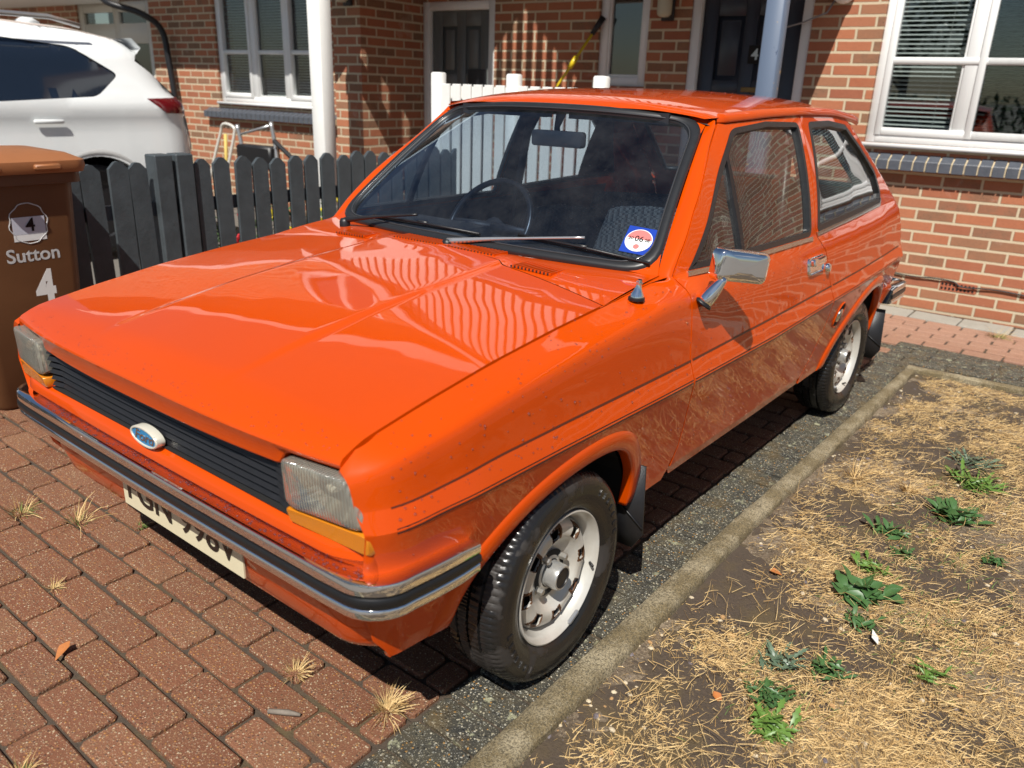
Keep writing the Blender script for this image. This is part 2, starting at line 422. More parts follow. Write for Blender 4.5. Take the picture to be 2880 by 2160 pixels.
wq=roundpoly([(1.625,1.277),(1.548,.912),(2.38,.942),(2.392,.985),(2.345,1.075),(2.19,1.178),(2.05,1.262),(1.85,1.279)],.025,(0,1,2))
xes=lambda z: float(np.interp(z,XE[:,0],XE[:,1]))-.002
quarter=[(x+G,z) for x,z in door_r[::-1]]+[(1.64,.30)]+[(x,z) for x,z in AR]+[(xes(z),z) for z in np.arange(.31,1.275,.05)]+[(xes(1.285),zt(2.19)-.006)]+[(x,zt(x)-.006) for x in np.arange(2.1,1.60,-.06)]
quarter[0]=(1.566+G,zt(1.566)-.006)
sill=[(.575,.333),(.60,.300),(1.65,.300),(1.63,.333)]
NEAR={}
for sg in (1,-1):
    wg=panel('front_wing',wing,[],sg,M_P,CAR)
    dr=panel('door',door,[win],sg,M_P,CAR)
    qp=panel('rear_quarter_panel',quarter,[wq],sg,M_P,CAR)
    sp=panel('sill',sill,[],sg,M_P,CAR,off=-.004)
    # seals and glass
    def ring(name,poly,wd,mat,parent,off,hgt):
        c=np.mean(poly,axis=0); inner=[]
        n=len(poly)
        for i,p in enumerate(poly):
            a=np.array(poly[i-1]);b=np.array(poly[(i+1)%n]);t=(b-a)/np.linalg.norm(b-a); nn=np.array([-t[1],t[0]])
            if np.dot(nn,c-np.array(p))<0: nn=-nn
            inner.append(tuple(np.array(p)+nn*wd))
        return panel(name,poly,[inner],sg,mat,parent,off=off,flange=hgt,step=.02,rails=()),inner
    wpoly=resamp(win,.04); qpoly=resamp(wq,.04)
    _,wi=ring('window_seal',wpoly,.016,M_SEAL,dr,.002,.02)
    panel('window_glass',wi,[],sg,M_GL,dr,off=-.010,flange=0,gs=.05,step=.03,rails=())
    _,qi=ring('window_seal',qpoly,.020,M_SEAL,qp,.002,.02)
    panel('window_glass',qi,[],sg,M_GL,qp,off=-.010,flange=0,gs=.05,step=.03,rails=())
    # bright waist strips
    panel('waist_trim',[(.602,.908),(1.49,.902),(1.49,.889),(.592,.895)],[],sg,M_CHS,dr,off=.004,flange=.006,gs=.1,step=.04,rails=())
    panel('waist_trim',[(1.538,.912),(2.36,.944),(2.385,.962),(2.392,.958),(2.372,.930),(1.541,.899)],[],sg,M_CHS,qp,off=.004,flange=.006,gs=.1,step=.04,rails=())
    # quarterlight bar in the door window
    panel('window_bar',[(.975,1.192),(.992,1.206),(.962,1.07),(.938,.905),(.918,.905),(.940,1.07)],[],sg,M_BLK,dr,off=.001,flange=.016,gs=.1,step=.04,rails=())
    # pinstripes per body panel; the thin upper stripe also paints in the crease shadow
    for par,xa,xb in ((wg,-.522,.541),(dr,.552,1.678),(qp,1.694,2.70)):
        for rail,hw,nm in ((TU[2],.0050,'pinstripe'),(TU[3],.0022,'crease_shadow_stripe')):
            m=MB(); k=int((xb-xa)/.02)
            def fn(a,b,rail=rail,hw=hw):
                x=xa+(xb-xa)*a; t=rail+(b-.5)*2*hw*1.1; u=uoft(t); p=S(x,u)+nrm(x,u)*.0009; return (p[0],p[1]*sg,p[2])
            m.grid(fn,k,1,flip=sg>0); m.build(nm,M_BLK if rail==TU[2] else M_STR,par,True,fix=False)
    # wheel arch lips
    for par,A in ((wg,AF),(qp,AR)):
        m=MB(); pts=resamp(A,.02,False)+[A[-1]]
        rows=[]
        for i,(x,z) in enumerate(pts):
            a=np.array(pts[max(i-1,0)]);b=np.array(pts[min(i+1,len(pts)-1)]);t=(b-a)/np.linalg.norm(b-a); nn=np.array([-t[1],t[0]])
            fade=min(1,min(i,len(pts)-1-i)/6+.35)
            row=[]
            for o_,h in ((.050,-.001),(.045,.0025),(.038,.0075*fade),(.020,.0095*fade),(.004,.0105*fade),(-.001,.0095*fade),(-.004,.004*fade),(-.004,-.02)):
                q=np.array([x,z])+nn*o_; q[1]=max(q[1],.296); u=uofz(q[0],q[1]); p=S(q[0],u); nv=nrm(q[0],u) ; nv=np.array([0,-1,0.05]); p=p+nv*h; row.append((p[0],p[1]*sg,p[2]))
            rows.append(row)
        n=len(rows[0]); m.add([v for r in rows for v in r],[((i*n+k),(i*n+k+1),((i+1)*n+k+1),((i+1)*n+k)) for i in range(len(rows)-1) for k in range(n-1)])
        m.build('arch_lip',M_P,par,True)
    # inner wheel arch, dark
    for par,A,xc in ((wg,AF,0),(qp,AR,2.286)):
        m=MB(); pts=A[::4]+[A[-1]]
        m.grid(lambda a,b:(lambda p:(p[0],-(.70-.36*b)*sg,p[1]+.008))(pts[min(int(round(a*(len(pts)-1))),len(pts)-1)]),len(pts)-1,1)
        m.prism([(p[0],p[1]) for p in pts],-.345*sg,-.335*sg)
        m.build('wheel_arch_liner',M_DK,par)
    # mud flaps
    for xm,zm in ((.375,.165),(2.655,.17)):
        m=MB(); 
        for y0,y1 in ((.60,.775),): m.prism([(-(y1-.03)*sg,.42),(-(y1-.02)*sg,zm+.05),(-(y1-.05)*sg,zm),(-(y0+.02)*sg,zm),(-y0*sg,zm+.03),(-y0*sg,.42)],xm,xm+.006,'x')
        m.box((xm-.004,min(-.64*sg,-.652*sg),zm+.04),(xm,max(-.64*sg,-.652*sg),.40)); m.tube([(xm-.003,-.665*sg,.30),(xm-.003,-.755*sg,zm+.07)],.0028,5)
        m.build('mud_flap',M_BLK,wg if xm<1 else qp,angle=30)
    if sg>0: NEAR.update(wing=wg,door=dr,quarter=qp)
# ---------------------------------------------------------------- bonnet
yb=.652
def zc_b(x,y):
    a=abs(y); zb=float(np.interp(x,XS,zg)); s=min(1,max(0,(a-.236)/.032)); s=s*s*(3-2*s)
    fade=min(1,max(0,(x+.56)/.25))
    return zb+.001+.020*(1-(a/yb)**2)+.0055*(1-s)*fade
def xfr(y): return -.572-.042*(1-(abs(y)/yb)**2.6)
def xrr(y):
    a=abs(y); b=.36-.115*(a/yb)**1.7; s=min(1,max(0,(a-.236)/.035)); return b+.012*(1-s*s*(3-2*s))
def build_bonnet():
    m=MB(); ny=76; ys=[-yb+2*yb*i/ny for i in range(ny+1)]; ys=sorted(set([round(y,4) for y in ys]+[.236,-.236,.244,-.244,.252,-.252,.260,-.260,.268,-.268,.49,-.49,.505,-.505]))
    nx=34; rows=[]
    for y in ys:
        row=[]; x0=xfr(y);x1=xrr(y)
        zf=zc_b(x0,y); lip=.690+ .030*min(1,max(0,(abs(y)-.488)/.02)); lx=x0+.016
        ztip=zf-.004
        row.append((lx+.02,y,lip+.003)); row.append((lx,y,lip)); row.append((lx-.003,y,lip+.004)); row.append((x0+.006+(lx-x0-.006)*.45,y,ztip-(ztip-lip)*.5))
        row.append((x0+.0030,y,ztip-.010)); row.append((x0+.0005,y,ztip-.004)); row.append((x0+.002,y,ztip+.0005))
        for k in range(nx+1):
            t=k/nx; x=x0+.008+(x1-x0-.008)*t; row.append((x,y,zc_b(x,y)))
        row.append((x1+.002,y,row[-1][2]-.014))
        rows.append(row)
    n=len(rows[0])
    # side flanges
    e0=[(x,y-.0005,z-.014) for x,y,z in rows[0]]; e1=[(x,y+.0005,z-.014) for x,y,z in rows[-1]]
    rows=[e0]+rows+[e1]
    m.add([v for r in rows for v in r],[(i*n+k,(i+1)*n+k,(i+1)*n+k+1,i*n+k+1) for i in range(len(rows)-1) for k in range(n-1)])
    return m.build('bonnet',M_P,CAR,angle=28)
BON=build_bonnet()
# scuttle panel behind the bonnet
def xws(y): return .430+.085*(abs(y)/.65)**2.1
def build_scuttle():
    m=MB(); ys=np.linspace(-.655,.655,61)
    for i in range(60):
        for j in range(6):
            q=[]
            for a,b in ((i,j),(i+1,j),(i+1,j+1),(i,j+1)):
                y=ys[a]; t=b/6; x0=xrr(y)+.005; x1=xws(y)+.012; x=x0+(x1-x0)*t
                zb=zc_b(min(x0,.36),y)-.001; z=zb+(.903-zb)*t+.004*math.sin(math.pi*t)
                q.append((x,y,z))
            m.add(q,[(0,1,2,3)])
    o=m.build('scuttle_panel',M_P,CAR,True)
    import bmesh; b=bmesh.new(); b.from_mesh(o.data); bmesh.ops.remove_doubles(b,verts=b.verts,dist=1e-5); bmesh.ops.recalc_face_normals(b,faces=b.faces); b.to_mesh(o.data); b.free()
    # outer ends next to the wings
    for sg in (1,-1):
        m=MB(); m.grid(lambda a,b:(lambda x:(x,-(.652+(float(np.interp(x,XS,yg))-.652)*b)*sg,zgf(x)-.001+(0)*a))(.235+.30*a),12,3,flip=sg<0)
        m.build('scuttle_end',M_P,o,True)
    # louvred vents: bars over dark slots
    for (xa,xb,ya,yb2) in ((.335,.405,-.298,-.435),(.375,.440,-.015,-.205),(.375,.440,.015,.205),(.335,.405,.298,.435)):
        m=MB(); n=15 if abs(ya)<.1 else 11
        for k in range(n):
            y=ya+(yb2-ya)*(k+.5)/n; x0_=xrr(y)+.005; x1_=xws(y)+.012; zb_=zc_b(min(x0_,.36),y)-.001; tt_=((xa+xb)/2-x0_)/(x1_-x0_); zz=zb_+(.903-zb_)*tt_+.004*math.sin(math.pi*tt_); w_=.0032
            m.box((xa,y-w_,zz-.004),(xb,y+w_,zz+.0038),0)
            m.box((xa,y+w_,zz-.003),(xb,y+w_+abs(yb2-ya)/n-2*w_,zz+.0010),1)
        m.build('vent_grille',[M_P,M_DK],o)
    return o
SCUT=build_scuttle()
# ---------------------------------------------------------------- windscreen
def WS(a,b):  # a across -1..1, b up 0..1 : outer seal edge surface
    xb,xt=.434+.082*abs(a)**2.1,.900+.098*abs(a)**2.2
    y=a*(.648+(.514-.648)*b); z0_=.905-.004*abs(a)**2; z1_=1.312-.026*abs(a)**2.2
    bl=.018*4*b*(1-b)
    return np.array([xb+(xt-xb)*b-bl*.6,y,z0_+(z1_-z0_)*b+bl*.5])
def ws_n(a,b):
    e=.01; n=np.cross(WS(a+e,b)-WS(a-e,b),WS(a,b+e)-WS(a,b-e)); n/=np.linalg.norm(n); return n if n[0]<0 else -n
def build_ws():
    wid=.030
    corner=roundpoly([(-1,0),(1,0),(1,1),(-1,1)],.16,None,7)
    def sc(p,d):  # inset by metres
        a,b=p; W_=.648+(.514-.648)*b; Hh=.62
        return (a*(1-d/W_),.5+(b-.5)*(1-2*d/Hh))
    poly=resamp([(a,b) for a,b in corner],.05)
    m=MB(); rows=[]
    for p in poly:
        row=[]
        for d,h in ((0,.000),(.003,.007),(.009,.010),(.020,.009),(.028,.004),(.030,-.004)):
            q=sc(p,d); row.append(tuple(WS(*q)+ws_n(*q)*h))
        rows.append(row)
    n=6;N=len(rows); m.add([v for r in rows for v in r],[(i*n+k,((i+1)%N)*n+k,((i+1)%N)*n+k+1,i*n+k+1) for i in range(N) for k in range(n-1)])
    ws=m.build('windscreen_seal',M_SEAL,CAR,True)
    for ca,cb in ((-1,0),(1,0),(1,1),(-1,1)):
        m=MB(); arc=sorted([p for p in corner if abs(p[0]-ca)<.17 and abs(p[1]-cb)<.17],key=lambda p:math.atan2(p[1]-cb,p[0]-ca)%(2*math.pi)); C0=sc((ca,cb),-.004)
        arc=[p for p in corner if abs(p[0]-ca)<.17 and abs(p[1]-cb)<.17]; pts=[C0]+[sc(p,.006) for p in arc]
        m.add([tuple(WS(*q)+ws_n(*q)*.0015) for q in pts],[(0,i,i+1) for i in range(1,len(pts)-1)]); m.build('screen_corner',M_P,ws)
    # bright insert
    m=MB(); m.tube([tuple(WS(*sc(p,.0265))+ws_n(*sc(p,.0265))*.006) for p in poly],.0028,5,closed=True); m.build('seal_insert',plain('seal insert',(.10,.10,.105),.2,.6),ws,True)
    m=MB(); m.grid(lambda a,b:tuple(WS((a*2-1)*.975,.035+.93*b)-ws_n((a*2-1)*.975,.035+.93*b)*.004),30,16); m.build('windscreen',M_WS,CAR,True)
    return ws
WSO=build_ws()
# A pillars
for sg in (1,-1):
    m=MB(); zl=np.linspace(.884,1.283,24)
    ex=[p[0] for p in door_f[:5]][::-1]; ez=[p[1] for p in door_f[:5]][::-1]
    rows=[]
    for z in zl:
        b=(z-.901)/(1.286-.901); b=min(max(b,0),1); p0=WS(1,b); p0=np.array([p0[0]+.004,-p0[1],min(p0[2],z+.003)])
        x1=float(np.interp(z,ez,ex))-.004; p1=S(x1,uofz(x1,z)); row=[]
        for t in np.linspace(0,1,7):
            q=p0+(p1-p0)*t; q=q+np.array([-.45,-.75,.3])*.012*4*t*(1-t)*(.6+.4*t); row.append((q[0],q[1]*sg,q[2]))
        row.append((p1[0]+.01,(p1[1]+.012)*sg,p1[2])); rows.append(row)
    n=8; m.add([v for r in rows for v in r],[(i*n+k,(i+1)*n+k,(i+1)*n+k+1,i*n+k+1) for i in range(23) for k in range(n-1)])
    m.build('windscreen_pillar',M_P,CAR,angle=50)
# ---------------------------------------------------------------- roof
def zroof(x,y):
    zc=float(np.interp(x,[.89,.902,.93,.97,1.05,1.2,1.4,1.6,2.0,2.2,2.32,2.42],[1.310,1.317,1.330,1.341,1.352,1.363,1.370,1.372,1.364,1.350,1.332,1.306]))
    ye=float(np.interp(x,XS,y6)); zs=float(np.interp(x,XS,z6))+.004; r=min(1,abs(y)/ye); return zs+(zc-zs)*(1-r**2.8)
def build_roof():
    m=MB(); nx,ny=60,44
    def fn(a,b):
        t=(b*2-1); xf=.897+.068*abs(t)**2.2; xr=2.40-.17*abs(t)**3; x=xf+(xr-xf)*a; ye=float(np.interp(x,XS,y6))+.004
        ye=min(ye,.517+max(0,x-.962)*1.2)
        y=ye*math.copysign(abs(t)**.9,t); z=zroof(x,y)
        if a==0: z-=.006
        return (x,y,z)
    m.grid(fn,nx,ny); r=m.build('roof',M_P,CAR,True)
    for sg in (1,-1):
        m=MB(); path=[]
        for x in np.linspace(.998,2.30,50):
            p=(x,-(float(np.interp(x,XS,y6)))*sg,zt(x)); tp=min(1,(x-.998)/.03+.1,(2.30-x)/.04+.1)
            path.append((p,(0,-sg*tp,0),(0,0,1)))
        m.sweep(path,[(-.012,.014),(.004,.012),(.012,.003),(.015,-.008),(.013,-.013),(.009,-.010),(.005,-.012),(-.004,-.016)]); m.build('rain_gutter',M_P,r,True)
    return r
ROOF=build_roof()
# ---------------------------------------------------------------- tail
def build_tail():
    def edge(z):
        x=float(np.interp(z,XE[:,0],XE[:,1]))-.002; p=S(x,uofz(x,z)); return x,abs(p[1])
    def fn(zv,t,bul=.04):
        x,y=edge(zv); return (x+bul*(1-abs(t)**2),y*t,zv+ (.03*(1-abs(t)**2) if zv>1.25 else 0))
    # lower tail panel
    m=MB(); m.grid(lambda a,b:fn(.30+(.93-.30)*b,a*2-1),20,10); m.build('tail_panel',M_P,CAR,True)
    # tailgate frame around the rear window
    t=MB(); 
    t.grid(lambda a,b:fn(.93+.045*b,a*2-1),20,2); t.grid(lambda a,b:fn(1.215+.08*b,a*2-1),20,2)
    for s in (1,-1): t.grid(lambda a,b:fn(.975+.24*b,s*(.86+.14*a)),2,6)
    tg=t.build('tailgate',M_P,CAR,True)
    m=MB(); m.grid(lambda a,b:fn(.972+.248*b,(a*2-1)*.87,.037),14,6); m.build('rear_window',M_GL,tg,True)
    m=MB(); pts=[]
    for a in np.linspace(-1,1,14): pts.append(fn(.975,a*.86,.034))
    for a in np.linspace(1,-1,14): pts.append(fn(1.215,a*.86,.034))
    m.tube(pts,.012,6,closed=True); m.build('rear_window_seal',M_SEAL,tg,True)
    # interior skin of the tail so it reads dark from inside
    return tg
build_tail()
# ---------------------------------------------------------------- nose
def fx(y,z):   # fascia plan curve
    a=abs(y); return -.585+.010*(a/.7)**2+ (.035*max(0,(a-.60)/.1)**2) + (.62-z)*.04
M_AMB=NM('amber lens'); M_AMB.set(Roughness=.12); M_AMB.p.inputs['Base Color'].default_value=(.62,.20,.008,1); M_AMB.p.inputs['Coat Weight'].default_value=1
wv=M_AMB.n('ShaderNodeTexWave',{'Vector':M_AMB.obj(),'Scale':70.0},bands_direction='Y'); M_AMB.set(Normal=M_AMB.bump(wv.outputs[1],.35,.002)); M_AMB=M_AMB.m
def lensmat():
    n=NM('fluted headlamp glass'); n.t.nodes.remove(n.p)
    o=n.obj(); wv=n.n('ShaderNodeTexWave',{'Vector':o,'Scale':46.0,'Distortion':.6,'Detail':1.0},bands_direction='Y').outputs[1]
    b=n.bump(wv,.55,.004)
    gl=n.n('ShaderNodeBsdfGlossy',{'Roughness':.06,'Normal':b}); tr=n.n('ShaderNodeBsdfTransparent',{'Color':(.93,.92,.84,1)}); rf=n.n('ShaderNodeBsdfRefraction',{'Color':(.95,.94,.88,1),'Roughness':.05,'IOR':1.3,'Normal':b}); df=n.n('ShaderNodeBsdfDiffuse',{'Color':(.88,.86,.74,1)})
    a=n.n('ShaderNodeMixShader',{0:.62,1:tr.outputs[0],2:rf.outputs[0]}); tl_=n.n('ShaderNodeBsdfTranslucent',{'Color':(.8,.78,.68,1),'Normal':b}); n.l(b,df.inputs['Normal']); e_=n.n('ShaderNodeMixShader',{0:.5,1:df.outputs[0],2:tl_.outputs[0]}); c=n.n('ShaderNodeMixShader',{0:.42,1:tr.outputs[0],2:e_.outputs[0]}); d=n.n('ShaderNodeMixShader',{0:n.math('ADD',n.n('ShaderNodeFresnel',{'IOR':1.5,'Normal':b}).outputs[0],.06),1:c.outputs[0],2:gl.outputs[0]})
    n.l(d.outputs[0],n.o.inputs['Surface']); return n.m
M_LENS=lensmat(); M_REF=plain('lamp reflector',(.93,.92,.86),.10,.95)
def build_nose():
    # lower bar and valance
    m=MB(); rows=[]
    for y in np.linspace(-.706,.706,60):
        row=[]
        for z,d in ((.590,.030),(.578,.004),(.574,-.002),(.566,-.006),(.553,-.008),(.548,-.004),(.545,.004),(.530,.014),(.45,.028),(.38,.042),(.30,.062),(.285,.075),(.280,.09)):
            a=abs(y); yw=y*float(np.interp(z,[.28,.40,.53,.6],[.925,.965,1,1])); row.append((fx(y,.62)+d-(.030*(d/.09)*(a/.7)**3 if z<.5 else 0),yw,z+ (.022*(a/.69)**4 if z<.32 else 0)))
        rows.append(row)
    n=len(rows[0]); m.add([v for r in rows for v in r],[(i*n+k,(i+1)*n+k,(i+1)*n+k+1,i*n+k+1) for i in range(len(rows)-1) for k in range(n-1)])
    vz=m.build('front_valance',M_P,CAR,angle=40)
    # corner pieces joining the valance to the wings
    for sg in (1,-1):
        m=MB(); zs=np.linspace(.30,.589,26)
        def fn(a,b):
            z=.30+.289*a; xw=float(np.interp(z,[p[1] for p in wing_front[::-1]],[p[0] for p in wing_front[::-1]])); p1=S(xw,uofz(xw,z)); y0=-.711*float(np.interp(.30+.289*a,[.28,.40,.53,.6],[.925,.965,1,1]))
            zz=[.28,.30,.38,.45,.53,.545,.553,.566,.574,.59]; dd=[.060,.045,.033,.022,.012,.002,-.008,-.006,-.002,.03]
            p0=np.array([fx(.705,.62)+float(np.interp(z,zz,dd)),y0,z]); q=p0+(p1-p0)*b
            q=q+np.array([-.6,-.8,0])*.006*4*b*(1-b); return (q[0],q[1]*sg,q[2])
        m.grid(fn,25,6,flip=sg<0); m.build('wing_corner',M_P,vz,True)
    # narrow wing edge beside the lamp
    # grille: dark well and six slats
    g=MB(); g.box((-.50,-.50,.585),(-.49,.50,.70)); g.box((-.575,-.50,.583),(-.49,.50,.587)); g.box((-.575,-.50,.697),(-.49,.50,.701))
    gr=g.build('grille',M_DK,CAR)
    for k in range(6):
        m=MB(); z=.592+.0175*k
        def fn(a,b,z=z):
            y=-.497+.994*a; pr=[(0,.0),(.006,.010),(.014,.0115),(.055,.016),(.057,.012),(.016,.001),(0,0)]
            d,h=pr[int(round(b*6))]; return (fx(y,z)+.004+d+ (.010 if abs(y)<.49 else .0),y,z+h)
        m.grid(fn,24,6); m.build('grille_slat',M_BLK,gr)
    # badge
    P0=Vector((-.590,-.0,.600)); rot=Matrix(((0,0,-1),(-1,0,0),(0,1,0))).to_4x4()  # local x->-y, y->z, z->-x
    Mx=Matrix.Translation(P0)@rot
    m=MB(); n=40
    ring=lambda a,b,h:[(a*math.cos(2*math.pi*k/n),b*math.sin(2*math.pi*k/n),h) for k in range(n)]
    L=[ring(.058,.0235,-.016),ring(.058,.0235,.003),ring(.056,.0220,.005),ring(.0525,.0190,.005),ring(.0515,.0180,.0025)]
    m.add([v for r in L for v in r],[(i*n+k,i*n+(k+1)%n,(i+1)*n+(k+1)%n,(i+1)*n+k) for i in range(4) for k in range(n)],0,Mx)
    bd=m.build('badge',plain('badge rim',(.72,.70,.60),.25,.3),CAR,angle=40)
    m=MB(); m.add(ring(.0516,.0181,.0026),[tuple(range(n))],0,Mx); m.build('badge_face',plain('badge blue',(.02,.20,.42),.35,var=.2,vs=200),bd)
    text_mesh('badge_lettering','Ford',.034,Mx@Matrix.Translation((0,0,.0035)),M_CHS,bd,.0006,.0004,.35,1.25)
    # lamps
    for sg in (1,-1):
        def C(a,b):   # a inner->outer, b bottom->top
            p=[(-.583,.507,.616),(-.560,.712,.622),(-.588,.508,.716),(-.576,.672,.721)]
            q=[ (p[0][i]*(1-a)+p[1][i]*a)*(1-b)+(p[2][i]*(1-a)+p[3][i]*a)*b for i in range(3)]; q[0]-=.010*math.sin(math.pi*min(max(a,0),1))**.7
            return (q[0],-q[1]*sg,q[2])
        hl=MB(); poly=roundpoly([(0,0),(1,0),(1,1),(0,1)],.16,None,6); poly=roundpoly([(0,0),(1,0),(1,1),(0,1)],.30,(2,),8) if False else poly
        cc=(.5,.5); rows=[]
        for s_ in (1.0,.97,.90,.7,.4,.12): rows.append([C(cc[0]+(p[0]-.5)*s_,cc[1]+(p[1]-.5)*s_) for p in poly])
        rows=[[(x+.020,y,z) for x,y,z in rows[0]]]+rows; rows[2]=[(x-.004,y,z) for x,y,z in rows[2]]
        for r in range(3,len(rows)): rows[r]=[(x-.006,y,z) for x,y,z in rows[r]]
        n=len(poly); hl.add([v for r in rows for v in r],[(i*n+k,i*n+(k+1)%n,(i+1)*n+(k+1)%n,(i+1)*n+k) for i in range(len(rows)-1) for k in range(n)]+[tuple((len(rows)-1)*n+k for k in range(n))])
        h=hl.build('headlamp',M_LENS,CAR,angle=50)
        m=MB(); c0=Vector(C(.5,.48))
        def bowl(a,b):
            th=2*math.pi*a; r=b; q=Vector(C(.5+.49*r*max(-1,min(1,1.25*math.cos(th))),.5+.49*r*max(-1,min(1,1.25*math.sin(th))))); return tuple(q+Vector((.008+.075*(1-r*r),0,0)))
        m.grid(bowl,40,10); m.build('reflector',M_REF,h,True)
        m=MB(); m.tube([tuple(c0+Vector((.09,0,0))),tuple(c0+Vector((.03,0,0)))],[.012,.010],10); m.build('bulb',plain('bulb glass',(.7,.7,.65),.1),h,True)
        # indicator
        def CI(a,b,d=0):
            p=[(-.575,.514,.580),(-.556,.714,.574),(-.582,.510,.612),(-.559,.713,.617)]
            q=[ (p[0][i]*(1-a)+p[1][i]*a)*(1-b)+(p[2][i]*(1-a)+p[3][i]*a)*b for i in range(3)]; return (q[0]-d,-q[1]*sg,q[2])
        m=MB(); rr=roundpoly([(0,0),(1,0),(1,1),(0,1)],.1,None,4); n=len(rr)
        rows=[[CI(*p,-.03) for p in rr],[CI(*p,.004) for p in rr],[CI(.5+(p[0]-.5)*.97,.5+(p[1]-.5)*.88,.009) for p in rr]]
        m.add([v for r in rows for v in r],[(i*n+k,i*n+(k+1)%n,(i+1)*n+(k+1)%n,(i+1)*n+k) for i in range(2) for k in range(n)]+[tuple(2*n+k for k in range(n))])
        m.build('indicator',M_AMB,CAR,angle=50)
        m=MB(); m.prism([(-.500*sg,.585),(-.71*sg,.575),(-.69*sg,.70),(-.66*sg,.722),(-.500*sg,.722)],-.535,-.53,'x'); m.build('lamp_housing',M_DK,h)
build_nose()
# ---------------------------------------------------------------- bumpers
def bumper(name,front=True):
    path=[]; H=[]
    side_x0=-.338 if front else 2.60
    pts=[]
    if front:
        for x in np.linspace(-.335,-.50,8): pts.append((x,-.775+.012*((-.335-x)/.165)**2))
        cx,cy,r=-.505,-.668,.095
        for k in range(1,9):
            a=R_(270-90*k/8*.93); pts.append((cx+r*math.cos(a)*1.0,cy+r*math.sin(a)))
        for y in np.linspace(-.62,0,12): pts.append((-.608+.006*(abs(y)/.66)**2,y))
    else:
        for x in np.linspace(2.62,2.84,8): pts.append((x,-.770))
        cx,cy,r=2.84,-.68,.09
        for k in range(1,9):
            a=R_(270+90*k/8*.95); pts.append((cx+r*math.cos(a),cy+r*math.sin(a)))
        for y in np.linspace(-.62,0,12): pts.append((2.935,y))
    full=pts+[(x,-y) for x,y in pts[::-1][1:]]
    P=[Vector((x,y,0)) for x,y in full]
    for i,p in enumerate(P):
        t=(P[min(i+1,len(P)-1)]-P[max(i-1,0)]).normalized(); o=Vector((-t.y,t.x,0))*(-1)
        c=Vector((.1 if front else 2.3,0,0)); 
        if o.dot(p-c)<0: o=-o
        tp=min(1,.45+i/4,.45+(len(P)-1-i)/4); H.append((p,o,tp))
    def sw(prof,mat,nm,par):
        m=MB(); n=len(prof); vs=[]
        for p,o,tp in H:
            for d,z in prof: q=p+o*d; vs.append((q.x,q.y,.492+(z-.492)*(.72+.28*tp)))
        m.add(vs,[(i*n+k,i*n+k+1,(i+1)*n+k+1,(i+1)*n+k) for i in range(len(H)-1) for k in range(n-1)]+[tuple(range(n)),tuple((len(H)-1)*n+k for k in range(n))])
        return m.build(nm,mat,par,angle=42)
    b=sw([(-.062,.524),(-.030,.530),(-.008,.531),(-.001,.528),(.001,.523),(0,.506),(-.006,.503),(-.008,.480),(-.002,.477),(0,.474),(0,.458),(-.004,.453),(-.012,.450),(-.045,.448),(-.062,.47)],M_CH,name,CAR)
    sw([(-.007,.5030),(.001,.5015),(.0035,.498),(.0035,.485),(.001,.4810),(-.007,.480)],M_RUB,'bumper_strip',b)
    return b
FB=bumper('front_bumper'); RB=bumper('rear_bumper',False)
# number plate
M_PLT=plain('plate cream',(.66,.60,.42),.35,var=.06,vs=60); M_CHAR=plain('plate characters',(.01,.01,.01),.3)
m=MB(); m.bbox((-.546,-.274,.326),(-.540,.246,.439),.001); pl=m.build('number_plate',M_PLT,CAR)
rotp=Matrix(((0,0,-1),(-1,0,0),(0,1,0))).to_4x4()
text_mesh('plate_lettering','FGN 998V',.098,Matrix.Translation((-.5475,-.014,.383))@rotp,M_CHAR,pl,.0005,.0012,0,1.12)
# ---------------------------------------------------------------- wheels
def tyremat():
    n=NM('wet tyre rubber'); o=n.obj(); sp=n.n('ShaderNodeSeparateXYZ',{0:o})
    an=n.math('ARCTAN2',sp.outputs[0],sp.outputs[2]); 
    st=n.math('FRACT',n.math('MULTIPLY',an,64/6.28318)); blk=n.math('LESS_THAN',st,.20)
    r=n.math('SQRT',n.math('ADD',n.math('MULTIPLY',sp.outputs[0],sp.outputs[0]),n.math('MULTIPLY',sp.outputs[2],sp.outputs[2])))
    tread=n.math('GREATER_THAN',r,.2575)
    cut=n.math('MULTIPLY',blk,tread)
    b=n.bump(n.math('SUBTRACT',1,cut),1,.006)
    rib=n.n('ShaderNodeTexWave',{'Vector':n.n('ShaderNodeCombineXYZ',{0:r}).outputs[0],'Scale':26.0}).outputs[1]
    b2=n.bump(rib,.12,.002,b)
    w1=n.noise(n.obj((1,1,1)),9,4,.55); wet=n.ramp(w1,[(.56,0),(.60,1)])
    n.bs(n.mix(wet,(.014,.013,.013),(.034,.030,.028))); n.set(Roughness=n.math('ADD',n.math('MULTIPLY',wet,.40),.24),Normal=b2); return n.m
M_TY=tyremat()
def rimmat():
    n=NM('silver wheel paint with rust'); o=n.obj(); ge=n.n('ShaderNodeNewGeometry')
    at=n.n('ShaderNodeAttribute',attribute_name='rust').outputs['Fac']
    ns=n.noise(o,55,6,.7); ru=n.math('GREATER_THAN',n.math('ADD',n.math('MULTIPLY',at,.55),ns),.93)
    sp=n.math('GREATER_THAN',n.noise(o,120,4,.6),.735); ru=n.math('MAXIMUM',ru,sp)
    dirt=n.ramp(n.noise(o,18,5,.6),[(.3,.0),(.8,.55)])
    c=n.mix(dirt,(.62,.61,.57),(.40,.36,.29)); n.bs(n.mix(ru,c,(.10,.042,.015))); n.set(Roughness=n.math('ADD',n.math('MULTIPLY',ru,.4),.32),Metallic=.25); return n.m
M_RIM=rimmat()
